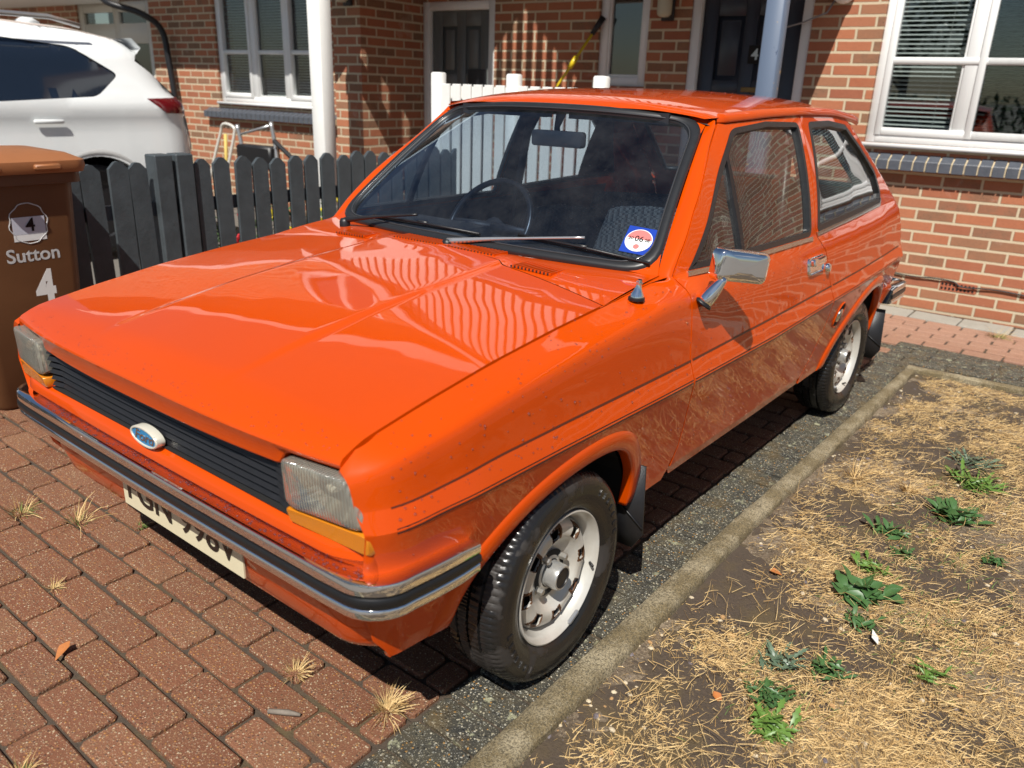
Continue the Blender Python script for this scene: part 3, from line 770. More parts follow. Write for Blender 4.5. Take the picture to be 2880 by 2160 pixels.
def wheel(x,yo,sg,steer=0,nm=''):
    # outer face towards -y*sg ; build in local space, outer = -y
    Mw=Matrix.Translation((x,-yo*sg,.2645))@Matrix.Rotation(R_(steer)*sg,4,'Z')
    if sg<0: Mw=Mw@Matrix.Rotation(math.pi,4,'Z')
    Mw=Mw@Matrix.Rotation(R_(17+60*(x>1)),4,'Y')
    e=bpy.data.objects.new('wheel',None); COL.objects.link(e); e.parent=CAR; e.matrix_parent_inverse=parent_world(CAR).inverted(); e.location=Mw.translation; e.rotation_euler=Mw.to_euler('XYZ'); e.empty_display_size=.1
    def fin(o):  # keep local coordinates
        o.matrix_parent_inverse=Matrix.Identity(4); return o
    # tyre profile (r, y) from outer bead to inner bead
    pr=[(.161,.012),(.170,-.002),(.185,-.012),(.205,-.018),(.224,-.0195),(.241,-.0165),(.252,-.010),(.2585,-.003),(.2625,.006)]
    y=.010
    tr=[]
    for a,b_ in ((.0105,.030),(.038,.062),(.0695,.0935),(.1015,.121)):
        tr+=[(.2635+.003*(1-abs((a-.066)/.066)**2),a),(.2635+.0035*(1-abs((b_-.066)/.066)**2),b_),(.2565,b_+.0015),(.2565,b_+.006)]
    pr+=tr[:-2]+[(.2585,.127),(.254,.133),(.238,.150),(.205,.152),(.170,.135),(.161,.12)]
    m=MB(); NS=384; vs=[]; q_=len(pr)
    for k in range(NS):
        A=2*math.pi*k/NS
        for r_,h_ in pr:
            kk=(k+int(h_*80))%4; dr=.0032 if (kk==0 and r_>.2565 and h_>-.008 and h_<.14) else 0
            if .2555<r_<.258: dr=0
            vs.append(((r_-dr)*math.cos(A),h_,(r_-dr)*math.sin(A)))
    m.add(vs,[(k*q_+i,k*q_+i+1,((k+1)%NS)*q_+i+1,((k+1)%NS)*q_+i) for k in range(NS) for i in range(q_-1)]); ty=fin(m.build('tyre',M_TY,e,angle=38))
    # sidewall lettering as small raised blocks
    m=MB()
    for th in list(np.linspace(20,64,7))+list(np.linspace(200,244,7)):
        A=R_(th); Mt=Matrix.Rotation(A,4,'Y')@Matrix.Translation((0,-.0205,.222)); m.box((-.0045,-.0012,-.008),(.0045,.003,.008),0,Mt); m.box((-.0012,-.0014,-.004),(.0012,.003,.003),0,Mt)
    fin(m.build('sidewall_marks',M_TY,ty))
    # rim: flange, barrel, spider with eight slots
    m=MB(); m.lathe([(.150,.145),(.1665,.128),(.168,.13),(.150,.10),(.140,.06),(.143,.030),(.152,.008),(.157,.000),(.1655,-.0075),(.1690,-.0065),(.1695,.0),(.166,.006),(.161,.004)],72)
    fin(m.build('rim',M_RIM,e,angle=50))
    rows=[(.1435,.052),(.140,.030),(.134,.020),(.128,.013),(.122,.0085),(.115,.007),(.107,.0075),(.100,.0095),(.092,.015),(.080,.028),(.066,.034),(.052,.034),(.044,.031),(.036,.029)]
    n=128; sl=8; vs=[];rust=[]
    def insl(i,k): # slot cells
        ph=(k%(n//sl)); return 3<=i<7 and ph in range(5,11)
    for k in range(n):
        th=2*math.pi*k/n
        lobe=math.cos(sl*th-R_(0)+math.pi*(-2*7.5/16)*1.0)
        for i,(r,h) in enumerate(rows):
            hh=h+ (.004*(1-lobe)*.5*max(0,1-abs(r-.118)/.022))+(.0035*math.cos(4*th) if .05<r<.09 else 0)
            vs.append((r*math.cos(th),hh,r*math.sin(th))); ph=k%(n//sl)
            rust.append(1.0 if (2<=i<=7 and 4<=ph<=11) else (.35 if i<3 else .05))
    q=len(rows); F=[];m2=MB()
    for k in range(n):
        for i in range(q-1):
            if insl(i,k): continue
            j=(k+1)%n; F.append((k*q+i,k*q+i+1,j*q+i+1,j*q+i))
    base=len(vs)
    # slot linings
    lin={}
    from collections import Counter
    cnt=Counter(tuple(sorted((f[a],f[(a+1)%4]))) for f in F for a in range(4))
    ed=[(f[a],f[(a+1)%4]) for f in F for a in range(4) if cnt[tuple(sorted((f[a],f[(a+1)%4])))]==1]
    for a,b in ed:
        ra=math.hypot(vs[a][0],vs[a][2])
        if ra<.04 or ra>.142: continue
        for i in (a,b):
            if i not in lin: lin[i]=len(vs); vs.append((vs[i][0]*.985,vs[i][1]+.008,vs[i][2]*.985)); rust.append(.6)
        F.append((b,a,lin[a],lin[b]))
    me=bpy.data.meshes.new('wheel_disc'); me.from_pydata(vs,[],F); at=me.attributes.new('rust','FLOAT','POINT'); at.data.foreach_set('value',rust); me.update()
    d=new_obj('wheel_disc',me,M_RIM,e,True); fin(d)
    bm=__import__('bmesh').new(); bm.from_mesh(me); __import__('bmesh').ops.recalc_face_normals(bm,faces=bm.faces)
    for ee in bm.edges:
        if len(ee.link_faces)==2 and ee.calc_face_angle(0)>R_(42): ee.smooth=False
    bm.to_mesh(me); bm.free()
    m=MB(); m.lathe([(.0,.031),(.060,.031)],32); m.lathe([(.135,.075),(.0,.075)],32); fin(m.build('brake_drum',M_DK,e))
    m=MB(); m.lathe([(.034,.034),(.0328,.006),(.032,-.004),(.0305,-.0075),(.028,-.0085),(.026,-.008)],40); cp=fin(m.build('hub_cap',plain('silver hub',(.60,.60,.58),.25,.7,var=.15,vs=80) if 'M_HUB' not in globals() else M_HUB,e,angle=35))
    m=MB(); m.lathe([(.0265,-.0078),(.0252,-.0092),(.0238,-.0088),(.0228,-.0065),(.0,-.0065)],40); fin(m.build('hub_cap_centre',M_BLK,cp,angle=35))
    for k in range(4):
        A=R_(45+90*k); m=MB(); Mn=Matrix.Translation((.054*math.cos(A),0,.054*math.sin(A)))
        m.lathe([(.013,.034),(.012,.030),(.0095,.029),(.0095,.016),(.007,.0135),(0,.0135)],6,M=Mn); fin(m.build('wheel_nut',M_NUT,e,angle=30))
    m=MB(); m.tube([(.150,.005,.01),(.140,-.010,.008)],[.004,.0035],8); fin(m.build('tyre_valve',M_BLK,e,True))
    m=MB(); Mc=Matrix.Rotation(R_(140),4,'Y')@Matrix.Translation((0,-.0075,.160)); m.bbox((-.022,-.004,-.006),(.022,.006,.006),.003,0,Mc); fin(m.build('balance_weight',plain('lead weight',(.33,.34,.36),.45,.6),e))
    return e
M_NUT=plain('wheel nut',(.42,.40,.36),.35,.7,var=.4,vs=120); M_HUB=plain('silver hub',(.60,.60,.58),.25,.7,var=.15,vs=80)
wheel(0,.742,1,1.4); wheel(2.286,.702,1); wheel(0,.728,-1); wheel(2.286,.695,-1)
# floor pan so nothing shows through under the car
m=MB(); m.box((-.44,-.60,.30),(-.33,.60,.32)); m.box((-.33,-.52,.20),(.34,.52,.26)); m.box((.36,-.61,.24),(1.88,.61,.27)); m.box((1.84,-.50,.20),(2.62,.50,.30)); m.box((2.62,-.66,.22),(2.80,.66,.27))
m.box((-.49,-.60,.32),(-.48,.60,.58)); m.build('floor_pan',M_DK,CAR)
# ---------------------------------------------------------------- small fittings
# door mirror
MF=Vector((.600,-.765,.845))
m=MB(); Mm=Matrix.Translation((.44,-.862,.957))@Matrix.Rotation(R_(-14),4,'Z')@Matrix.Rotation(R_(6),4,'X')
pr=roundrect(.172,.086,.018,6); n=len(pr)
Lr=[(1.0,.028),(1.0,.010),(.985,.002),(.95,-.006),(.85,-.010),(.5,-.014),(.05,-.015)]
vs=[(p[1]*0+h_,p[0]*s_,p[1]*s_) for s_,h_ in Lr for p in pr]
Rm=Matrix.Translation((.672,-.820,.929))@Matrix.Rotation(R_(62),4,'Z')@Matrix.Rotation(R_(8),4,'X')
m.add(vs,[(i*n+k,i*n+(k+1)%n,(i+1)*n+(k+1)%n,(i+1)*n+k) for i in range(len(Lr)-1) for k in range(n)]+[tuple((len(Lr)-1)*n+k for k in range(n))],0,Rm)
dm=m.build('door_mirror',M_CH,CAR,angle=60)
m=MB(); m.add([(.026,p[0]*.97,p[1]*.97) for p in pr],[tuple(range(n))],0,Rm); m.build('mirror_glass',plain('mirror glass',(.75,.77,.78),.02,1),dm)
m=MB(); a=Vector((.590,-.757,.836)); b=Vector((.617,-.797,.905))
path=[a+(b-a)*t for t in np.linspace(0,1,9)]; rad=[.023,.0228,.0222,.021,.019,.017,.0145,.012,.010]
m.tube([tuple(p) for p in path],rad,18); m.build('mirror_arm',M_CH,dm,True)
m=MB(); m.tube([tuple(a-(b-a).normalized()*.006),tuple(a+(b-a).normalized()*.001)],[.0275,.026],18); m.build('mirror_gasket',M_BLK,dm,True)
# door handles, locks, fuel flap
for sg in (1,-1):
    par=[o for o in bpy.data.objects if o.name.startswith('door') and o.parent==CAR and 'mirror' not in o.name][0 if sg>0 else 1]
    def on_s(x,z,off): 
        u=uofz(x,z); p=S(x,u)+nrm(x,u)*off; return (p[0],p[1]*sg,p[2])
    m=MB(); rr=roundrect(.150,.058,.016,5); n=len(rr); rows=[]
    for s_,h_ in ((1.04,.000),(1.02,.006),(.94,.008),(.90,.004),(.80,.002)): rows.append([on_s(1.49+p[0]*s_,.806+p[1]*s_,h_) for p in rr])
    m.add([v for r in rows for v in r],[(i*n+k,i*n+(k+1)%n,(i+1)*n+(k+1)%n,(i+1)*n+k) for i in range(4) for k in range(n)]+[tuple(4*n+k for k in range(n))])
    dh=m.build('door_handle',M_CH,par,angle=50)
    m=MB(); rr=roundrect(.128,.026,.010,4); n=len(rr); rows=[]
    for s_,h_ in ((1.0,.003),(1.0,.018),(.9,.022),(.5,.023)): rows.append([on_s(1.488+p[0]*s_,.819+p[1]*s_,h_) for p in rr])
    m.add([v for r in rows for v in r],[(i*n+k,i*n+(k+1)%n,(i+1)*n+(k+1)%n,(i+1)*n+k) for i in range(3) for k in range(n)]+[tuple(3*n+k for k in range(n))]); m.build('handle_grip',M_CH,dh,angle=50)
    m=MB(); p0=on_s(1.610,.779,0); p1=on_s(1.610,.779,.012); p2=on_s(1.610,.779,.016); m.tube([p0,p1,p2],[.017,.016,.011],18); m.build('door_lock',M_CH,par,angle=50)
# fuel filler recess on the near side
m=MB(); rr=roundrect(.085,.105,.04,7); n=len(rr)
def on_n(x,z,off): 
    u=uofz(x,z); p=S(x,u)+nrm(x,u)*off; return tuple(p)
rows=[[on_n(1.855+p[0]*s_,.555+p[1]*s_,h_) for p in rr] for s_,h_ in ((1.06,.0005),(1.03,.004),(.98,.005),(.93,.002))]
m.add([v for r in rows for v in r],[(i*n+k,i*n+(k+1)%n,(i+1)*n+(k+1)%n,(i+1)*n+k) for i in range(3) for k in range(n)])
ff=m.build('fuel_filler',M_P,NEAR['quarter'],angle=50)
m=MB(); m.add([on_n(1.855+p[0]*.94,.555+p[1]*.94,.0016) for p in rr],[tuple(range(n))]); m.build('filler_recess',M_DK,ff)
m=MB(); m.tube([on_n(1.855,.553,.0018),on_n(1.855,.553,.006),on_n(1.855,.553,.008)],[.030,.029,.022],20); m.build('filler_cap',M_CHS,ff,angle=40)
# aerial stub
m=MB(); zb=zgf(.345); m.lathe([(.021,0),(.021,.006),(.018,.008)],20,axis='z',M=Matrix.Translation((.345,-.690,zb-.006))); ab=m.build('aerial_base',M_BLK,CAR,angle=40)
m=MB(); m.lathe([(.0175,.008),(.0165,.014),(.011,.024),(.0075,.034),(.0065,.040),(.0085,.042),(.0085,.047),(.006,.048),(.006,.052),(0,.052)],20,axis='z',M=Matrix.Translation((.345,-.690,zb-.006))@Matrix.Rotation(R_(6),4,'X')); m.build('aerial_socket',M_CH,ab,angle=40)
# washer jet
m=MB(); m.lathe([(.009,0),(.008,.007),(.004,.010),(0,.010)],12,axis='z',M=Matrix.Translation((.385,.055,.899))); m.build('washer_jet',M_BLK,CAR,True)
# wipers
def wiper(pv,elb,tip0,tip1,am=None):
    m=MB(); m.lathe([(.018,-.01),(.018,.012),(.013,.022),(0,.024)],16,axis='z',M=Matrix.Translation(pv)); w_=m.build('wiper',M_BLK,CAR,True)
    pv=Vector(pv); mid=pv+(Vector(elb)-pv)*.42
    m=MB(); P=bez([pv+Vector((0,0,.016)),mid+Vector((0,0,.012)),Vector(elb)],8); 
    m.tube([tuple(p) for p in P],[.010-.006*min(1,i/10) for i in range(len(P))],8); m.build('wiper_arm',am or M_WARM,w_,True)
    m=MB(); a=Vector(tip0);b=Vector(tip1); m.tube([tuple(a),tuple((a+b)/2+Vector((-.003,0,.004))),tuple(b)],.0045,6); m.tube([tuple(a-Vector((-.004,0,.006))),tuple(b-Vector((-.004,0,.006)))],.0035,5)
    c=(a+b)/2; m.box((c.x-.006,c.y-.02,c.z),(c.x+.004,c.y+.02,c.z+.010)); m.build('wiper_blade',M_BLK,w_,True)
M_WARM=plain('wiper arm satin metal',(.62,.62,.62),.3,.8)
WSp=lambda a,b,h=.012:tuple(WS(a,b)+ws_n(a,b)*h)
wiper((.415,.015,.899),WSp(-.66,.125,.022),WSp(-.33,.10,.014),WSp(-.965,.045,.014))
wiper((.425,.50,.903),WSp(.32,.11,.020),WSp(.66,.06,.012),WSp(-.12,.07,.012),M_BLK)
# tax disc inside the glass
def on_ws(px,py,a0,b0,h=-.010):
    p=WS(a0,b0); ex=WS(a0-.02,b0)-WS(a0+.02,b0); ey=WS(a0,b0+.02)-WS(a0,b0-.02); ex/=np.linalg.norm(ex); ey-=ex*np.dot(ex,ey); ey/=np.linalg.norm(ey); n_=ws_n(a0,b0); return Matrix(((ex[0],ey[0],n_[0],p[0]+n_[0]*h),(ex[1],ey[1],n_[1],p[1]+n_[1]*h),(ex[2],ey[2],n_[2],p[2]+n_[2]*h),(0,0,0,1)))@Matrix.Rotation(R_(-4),4,'Z')
TA,TB=-.885,.175
Mt=on_ws(0,0,TA,TB,-.001)
m=MB(); m.box((-.042,-.046,0),(.042,.046,.0008),0,Mt); td=m.build('tax_disc',plain('disc holder blue',(.005,.04,.34),.35),WSO)
m=MB(); m.lathe([(.0385,.0008),(.0385,.0012),(0,.0012)],32,axis='z',M=Mt); m.build('disc_paper',plain('disc white',(.72,.74,.73),.5),td)
m=MB(); q=[(.036*math.cos(a),.036*math.sin(a)) for a in np.linspace(R_(8),R_(172),20)]; m.prism(q,.0012,.0016,'z',0,Mt); m.lathe([(.0085,.0012),(.0085,.0016),(0,.0016)],20,axis='z',M=Mt@Matrix.Translation((0,-.022,0))); m.build('disc_red',plain('disc red',(.62,.16,.15),.5),td)
text_mesh('disc_month','06',.026,Mt@Matrix.Translation((0,.0045,.0020)),M_CHAR,td,.0002,.0003)
text_mesh('disc_day','30',.015,Mt@Matrix.Translation((-.0235,.0035,.0020)),M_CHAR,td,.0002,.0002)
text_mesh('disc_year','08',.015,Mt@Matrix.Translation((.0235,.0035,.0020)),M_CHAR,td,.0002,.0002)
# ---------------------------------------------------------------- interior
m=MB()
m.grid(lambda a,b:(lambda y:(xws(y)+.03+.30*b, y, .900-.035*b-.02*abs(y)**2))( -.62+1.24*a),16,4); m.box((.74,-.62,.62),(.80,.62,.868)); m.bbox((.60,-.62,.80),(.82,.62,.872),.02)
m.bbox((.60,.14,.85),(.80,.52,.905),.02)
m.build('dashboard',M_INT,CAR,angle=40)
def seat(x,y,w_,name='front_seat',hh=.50):
    m=MB(); 
    def back(a,b):
        th=2*math.pi*a; cx=math.cos(th);sy=math.sin(th); r=lambda v:math.copysign(abs(v)**.55,v)
        zz=.46+hh*b; wd=w_/2*(1-.16*b**3) ; tk=.075*(1-.35*b)
        if b>.93: s_=(1-(b-.93)/.07*.75); wd*=s_; tk*=s_
        return (x+.24*b+tk*r(cx),y+wd*r(sy),zz)
    m.grid(back,26,14); m.bbox((x-.46,y-w_/2,.34),(x+.02,y+w_/2,.50),.05); s_=m.build(name,M_HT,CAR,True)
    m=MB()
    for sd in (-1,1): m.grid(lambda a,b,sd=sd:(x+.24*b-.03+.09*a,y+sd*(w_/2*(1-.16*b**3)+.006),.46+hh*.93*b),3,8)
    m.build('seat_bolster',M_INT,s_,True)
seat(.93,-.33,.50,hh=.56); seat(1.30,.33,.50,hh=.43)
m=MB(); m.grid(lambda a,b:(1.93+.20*b,-.60+1.2*a,.48+.40*b+.03*math.sin(math.pi*a)),12,5); m.bbox((1.52,-.58,.34),(1.95,.58,.50),.05); m.build('rear_seat',M_HT,CAR,True)
# steering wheel
Msw=Matrix.Translation((.975,.325,.865))@Matrix.Rotation(R_(-58),4,'Y')
m=MB(); m.tube([tuple(Msw@Vector((.185*math.cos(t),.185*math.sin(t),0))) for t in np.linspace(0,2*math.pi,48,endpoint=False)],.012,10,closed=True); sw_=m.build('steering_wheel',plain('steering wheel vinyl',(.015,.015,.017),.3),CAR,True)
m=MB()
for t in (0,180): m.tube([tuple(Msw@Vector((.18*math.cos(R_(t+k*4)),.18*math.sin(R_(t+k*4)),0))) for k in (0,)]+[tuple(Msw@Vector((0,0,-.03)))],[.012,.02],8) if False else m.tube([tuple(Msw@Vector((0,.18*(1 if t else -1),0))),tuple(Msw@Vector((0,0,-.035)))],[.010,.03],8)
m.tube([tuple(Msw@Vector((0,0,-.02))),tuple(Msw@Vector((0,0,-.25)))],[.045,.03],12); m.build('steering_boss',M_INT,sw_,True)
# rear view mirror
m=MB(); Mv=Matrix.Translation((.925,-.015,1.202))@Matrix.Rotation(R_(4),4,'Z'); rr=roundrect(.205,.052,.012,4); n=len(rr)
m.add([(h_,p[0]*s_,p[1]*s_) for s_,h_ in ((.6,-.018),(.95,-.014),(1,-.006),(1,.010)) for p in rr],[(i*n+k,i*n+(k+1)%n,(i+1)*n+(k+1)%n,(i+1)*n+k) for i in range(3) for k in range(n)]+[tuple(range(n)),tuple(3*n+k for k in range(n))],0,Mv); 
vm=m.build('interior_mirror',plain('grey mirror shell',(.045,.046,.05),.45),CAR,angle=40)
m=MB(); m.tube([(.925,-.012,1.205),(.930,-.005,1.24),(.96,0,1.290)],[.012,.010,.018],8); m.build('mirror_stem',M_INT,vm,True)
# headlining, pillar trims, door cards, sun visors
m=MB(); m.grid(lambda a,b:(lambda x,y:(x,y,zroof(x,y)-.022))(.97+1.36*a,-.545+1.09*b),14,10); m.build('headlining',plain('headlining',(.055,.055,.06),.9),CAR,True)
for sg in (1,-1):
    m=MB(); m.box((.93,min(.05*sg,.42*sg),1.268),(.975,max(.05*sg,.42*sg),1.30)); m.build('sun_visor',M_INT,CAR)
    m=MB()
    m.grid(lambda a,b:(lambda p:(p[0],(p[1]+.030)*sg,p[2]))(S(1.485+.10*a,uofz(1.485+.10*a,.90+.375*b))),3,8)
    m.grid(lambda a,b:(lambda x,z:(x,(S(x,uofz(x,z))[1]+.028)*sg,z))(.53+1.85*a,.33+.565*b),20,5)
    m.build('trim_panel',M_INT,CAR,True)
    m=MB(); m.grid(lambda a,b:(lambda x,z:(x,(S(x,uofz(x,z))[1]+.03)*sg,z))( (2.08+.02*b)+(.0+.34-.24*b)*a, .95+.31*b),3,6); m.build('rear_pillar_trim',M_INT,CAR,True)
    m=MB(); m.tube([(1.53,-.575*sg,1.20),(1.50,-.60*sg,.95),(1.44,-.62*sg,.60)],[.018,.018,.018],6); m.build('seat_belt',M_BLK,CAR,True)
# water beads left from washing
M_DROP=NM('water beads'); M_DROP.t.nodes.remove(M_DROP.p)
_g=M_DROP.n('ShaderNodeBsdfGlossy',{'Roughness':.02}); _t=M_DROP.n('ShaderNodeBsdfTransparent',{'Color':(.93,.93,.93,1)}); _r=M_DROP.n('ShaderNodeBsdfRefraction',{'Roughness':0.0,'IOR':1.25})
_a=M_DROP.n('ShaderNodeMixShader',{0:.22,1:_t.outputs[0],2:_r.outputs[0]}); _b=M_DROP.n('ShaderNodeMixShader',{0:.24,1:_a.outputs[0],2:_g.outputs[0]}); M_DROP.l(_b.outputs[0],M_DROP.o.inputs['Surface']); M_DROP=M_DROP.m
def bead(m,p,n,r):
    n=Vector(n).normalized(); q=n.to_track_quat('Z','Y').to_matrix().to_4x4(); M=Matrix.Translation(p)@q; vs=[]
    for rr,h in ((1,0),(.86,.42),(.5,.66)): vs+=[(r*rr*math.cos(k*math.pi/4),r*rr*math.sin(k*math.pi/4),r*h) for k in range(8)]
    vs.append((0,0,r*.74)); m.add(vs,[(i*8+k,i*8+(k+1)%8,(i+1)*8+(k+1)%8,(i+1)*8+k) for i in range(2) for k in range(8)]+[(16+k,16+(k+1)%8,24) for k in range(8)],0,M)
m=MB(); rb=random.Random(21)
for k in range(620):
    x=rb.uniform(-.52,1.6); u=rb.choice((rb.uniform(2.4,5),rb.uniform(2.1,4.9),rb.uniform(.6,2))); 
    if x>.45 and u>4.7: continue
    if u<2 and ((x+.0)**2<.16 or rb.random()<.4): continue
    bead(m,tuple(S(x,u)),nrm(x,u),rb.uniform(.0012,.0026)*(1+.5*(rb.random()<.15)))
for k in range(150):
    y=rb.uniform(-.62,.62); x=xfr(y)+rb.uniform(.0,.09)**1.3+.01; bead(m,(x,y,zc_b(x,y)),(0,0,1),rb.uniform(.001,.0022))
for k in range(120):
    y=rb.uniform(-.645,-.3) ; x=rb.uniform(.27,.42); 
    bead(m,(xrr(y)+.02+rb.random()*.06,y,.899),(0,0,1),rb.uniform(.0008,.0016))
for k in range(330):
    y=rb.uniform(-.70,.55); bead(m,(-.603+.006*(abs(y)/.66)**2+rb.uniform(.004,.045),y,.5305),(0,0,1),rb.uniform(.0016,.0042))
for k in range(90):
    y=rb.uniform(-.66,.3); bead(m,(-.609+.006*(abs(y)/.66)**2,y,rb.uniform(.508,.526)),(-1,0,0),rb.uniform(.001,.002))
for k in range(260):
    a=-rb.random()**.6*.95+.1; b=rb.random()**1.5*.7+.06; bead(m,tuple(WS(a,b)-ws_n(a,b)*.0035),ws_n(a,b),rb.uniform(.0007,.0016))
for k in range(60):
    x=rb.uniform(1.0,2.1); y=-float(np.interp(x,XS,y6))+rb.uniform(.03,.5); bead(m,(x,y,zroof(x,y)),(0,0,1),rb.uniform(.0015,.003))
wd=m.build('water_beads',M_DROP,CAR,True,fix=False); wd['kind']='stuff'
# ================================================================ setting
HY=R_(3.839827868)
Hn=Vector((math.cos(HY),math.sin(HY),0)); Ha=Vector((math.sin(HY),-math.cos(HY),0))
HM=Matrix(((Ha.x,Hn.x,0,0),(Ha.y,Hn.y,0,0),(0,0,1,0),(0,0,0,1)))   # local (a=-t, distance, z)
D0=4.65
def hbox(m,t0,t1,d0,d1,z0,z1,mi=0,r=0):
    lo=(min(-t0,-t1),min(d0,d1),min(z0,z1)); hi=(max(-t0,-t1),max(d0,d1),max(z0,z1))
    return m.bbox(lo,hi,r,mi,HM) if r else m.box(lo,hi,mi,HM)
def hp(t,d,z): return HM@Vector((-t,d,z))
def houseco(n):
    c=n.n('ShaderNodeTexCoord').outputs['Object']; g=n.n('ShaderNodeNewGeometry').outputs['Normal']
    dv=lambda v,vec:n.n('ShaderNodeVectorMath',{0:v,1:tuple(vec)},operation='DOT_PRODUCT').outputs['Value']
    a=dv(c,Ha);d=dv(c,Hn);z=n.n('ShaderNodeSeparateXYZ',{0:c}).outputs[2]; side=n.math('GREATER_THAN',n.math('ABSOLUTE',dv(g,Ha)),.7)
    u=n.math('ADD',n.math('MULTIPLY',a,n.math('SUBTRACT',1,side)),n.math('MULTIPLY',n.math('ADD',d,.03),side))
    return n.n('ShaderNodeCombineXYZ',{0:u,1:z,2:0.0}).outputs[0],c
def brickmat(name='red multi brick',dark=1.0):
    n=NM(name); v,c=houseco(n)
    wob=n.n('ShaderNodeMixRGB',{0:.0045,1:v,2:n.n('ShaderNodeTexNoise',{'Vector':v,'Scale':14.0,'Detail':3.0}).outputs['Color']},blend_type='ADD').outputs[0]
    mp_=n.n('ShaderNodeMapping',{'Vector':wob}); mp_.inputs['Location'].default_value=(-.0895,.0057,0)
    b=n.n('ShaderNodeTexBrick',{'Vector':mp_.outputs[0],'Color1':(0,0,0,1),'Color2':(1,1,1,1),'Mortar':(.5,.5,.5,1),'Scale':1.0,'Mortar Size':.0095,'Mortar Smooth':.25,'Bias':0.0,'Brick Width':.2350,'Row Height':.0755}); b.offset=.5
    rnd_=b.outputs['Color']; mort=b.outputs['Fac']
    n1=n.noise(c,9,6,.65); n2=n.noise(c,60,6,.7); spk=n.vor(c,85)
    base=n.ramp(rnd_,[(0,(.40,.130,.062)),(.2,(.47,.170,.082)),(.4,(.33,.105,.055)),(.55,(.44,.175,.090)),(.7,(.27,.145,.080)),(.85,(.38,.135,.070)),(1,(.23,.135,.080))])
    burn=n.math('MULTIPLY',n.ramp(rnd_,[(.6,.0),(.68,1.0)]),n.ramp(n1,[(.42,0),(.60,1)]))
    base=n.mix(n.math('MULTIPLY',burn,.62),base,(.15,.105,.065))
    base=n.mix(n.ramp(n1,[(.35,.0),(.85,.30)]),base,(.50,.22,.12))
    blk=n.math('MULTIPLY',n.math('LESS_THAN',spk,.22),n.math('MULTIPLY',burn,1.0)); base=n.mix(n.math('MULTIPLY',blk,.8),base,(.03,.025,.02))
    base=n.mix(n.ramp(n2,[(.3,.25),(.75,.0)]),base,(.16,.07,.04))
    base=n.mix(n.ramp(n.noise(c,3.3,5,.7),[(.62,.0),(.78,.45)]),base,(.62,.50,.42))
    mo=n.mix(n.noise(c,130,4,.7),(.47,.38,.25),(.66,.56,.40))
    n.bs(n.mix(mort,base,mo)); n.set(Roughness=.88)
    h=n.math('ADD',n.math('MULTIPLY',n.math('SUBTRACT',1,mort),1.0),n.math('MULTIPLY',n2,.35)); n.set(Normal=n.bump(h,.9,.006)); return n.m
M_BR=brickmat()
M_UP=plain('white upvc',(.80,.81,.80),.22,spec=.5,var=.03,vs=4)
M_WHT=plain('white painted timber',(.80,.80,.77),.45,var=.06,vs=12,bump=.15,bscale=60)
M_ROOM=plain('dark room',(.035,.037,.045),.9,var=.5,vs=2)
M_BLU=plain('blue engineering brick',(.085,.095,.115),.38,var=.35,vs=25,bump=.3,bscale=120)
M_MOR=plain('sandy mortar',(.50,.41,.27),.9,var=.25,vs=90,bump=.5,bscale=150)
M_WGL=glassmat('house window glass',(.80,.84,.84),ior=1.55)
M_SLT=plain('blind slats',(.70,.70,.68),.5)
HOUSE=thing('brick_terrace_house','red brick terrace house with white windows and a shared porch behind the orange car','house',tuple(hp(-1.3,D0+.2,0)))
# facade with openings (t0,t1,z0,z1)
OP=[(-2.10,-.255,1.085,2.32),(.215,1.105,-.05,2.10),(1.45,1.888,1.395,2.32),(2.915,3.735,-.05,2.06),(5.08,6.80,1.105,2.32),(8.02,9.62,-.05,2.2),
    (-1.7,-.4,3.5,4.6),(4.9,6.3,3.5,4.6),(1.2,2.2,4.6,5.1)]
def facade(m,t0,t1,z0,z1,ops,d0,d1):
    ts=sorted(set([t0,t1]+[o[0] for o in ops]+[o[1] for o in ops])); zs=sorted(set([z0,z1]+[o[2] for o in ops if z0<o[2]<z1]+[o[3] for o in ops if z0<o[3]<z1]))
    ts=[t for t in ts if t0<=t<=t1]
    solid={}
    for i in range(len(ts)-1):
        for j in range(len(zs)-1):
            tm=(ts[i]+ts[i+1])/2;zm=(zs[j]+zs[j+1])/2
            if not any(o[0]<tm<o[1] and o[2]<zm<o[3] for o in ops): solid[i,j]=1
    V={}
    def vid(k,p):
        if k not in V: V[k]=len(m.v); m.v.append(tuple(hp(*p)))
        return V[k]
    for (i,j) in solid:
        c=lambda a,b,d:vid((a,b,d),(ts[a],(d0,d1)[d],zs[b]))
        m.f.append((c(i,j,0),c(i,j+1,0),c(i+1,j+1,0),c(i+1,j,0))); m.f.append((c(i,j,1),c(i+1,j,1),c(i+1,j+1,1),c(i,j+1,1)))
        if (i-1,j) not in solid: m.f.append((c(i,j,0),c(i,j,1),c(i,j+1,1),c(i,j+1,0)))
        if (i+1,j) not in solid: m.f.append((c(i+1,j,0),c(i+1,j+1,0),c(i+1,j+1,1),c(i+1,j,1)))
        if (i,j-1) not in solid: m.f.append((c(i,j,0),c(i+1,j,0),c(i+1,j,1),c(i,j,1)))
        if (i,j+1) not in solid: m.f.append((c(i,j+1,0),c(i,j+1,1),c(i+1,j+1,1),c(i+1,j+1,0)))
    m.mi+=[0]*(len(m.f)-len(m.mi))
m=MB(); facade(m,-6,14,-.1,5.4,OP,D0,D0+.24); WALL=m.build('wall',M_BR,HOUSE)
m=MB(); hbox(m,-6,14,D0+3.0,D0+3.1,-.1,5.4); hbox(m,-6,14,D0+.24,D0+3.0,2.42,2.5); hbox(m,-.1,.15,D0+.24,D0+3.0,0,2.4); hbox(m,3.8,4.0,D0+.24,D0+3.0,0,2.4); m.build('inner_wall',M_ROOM,HOUSE)
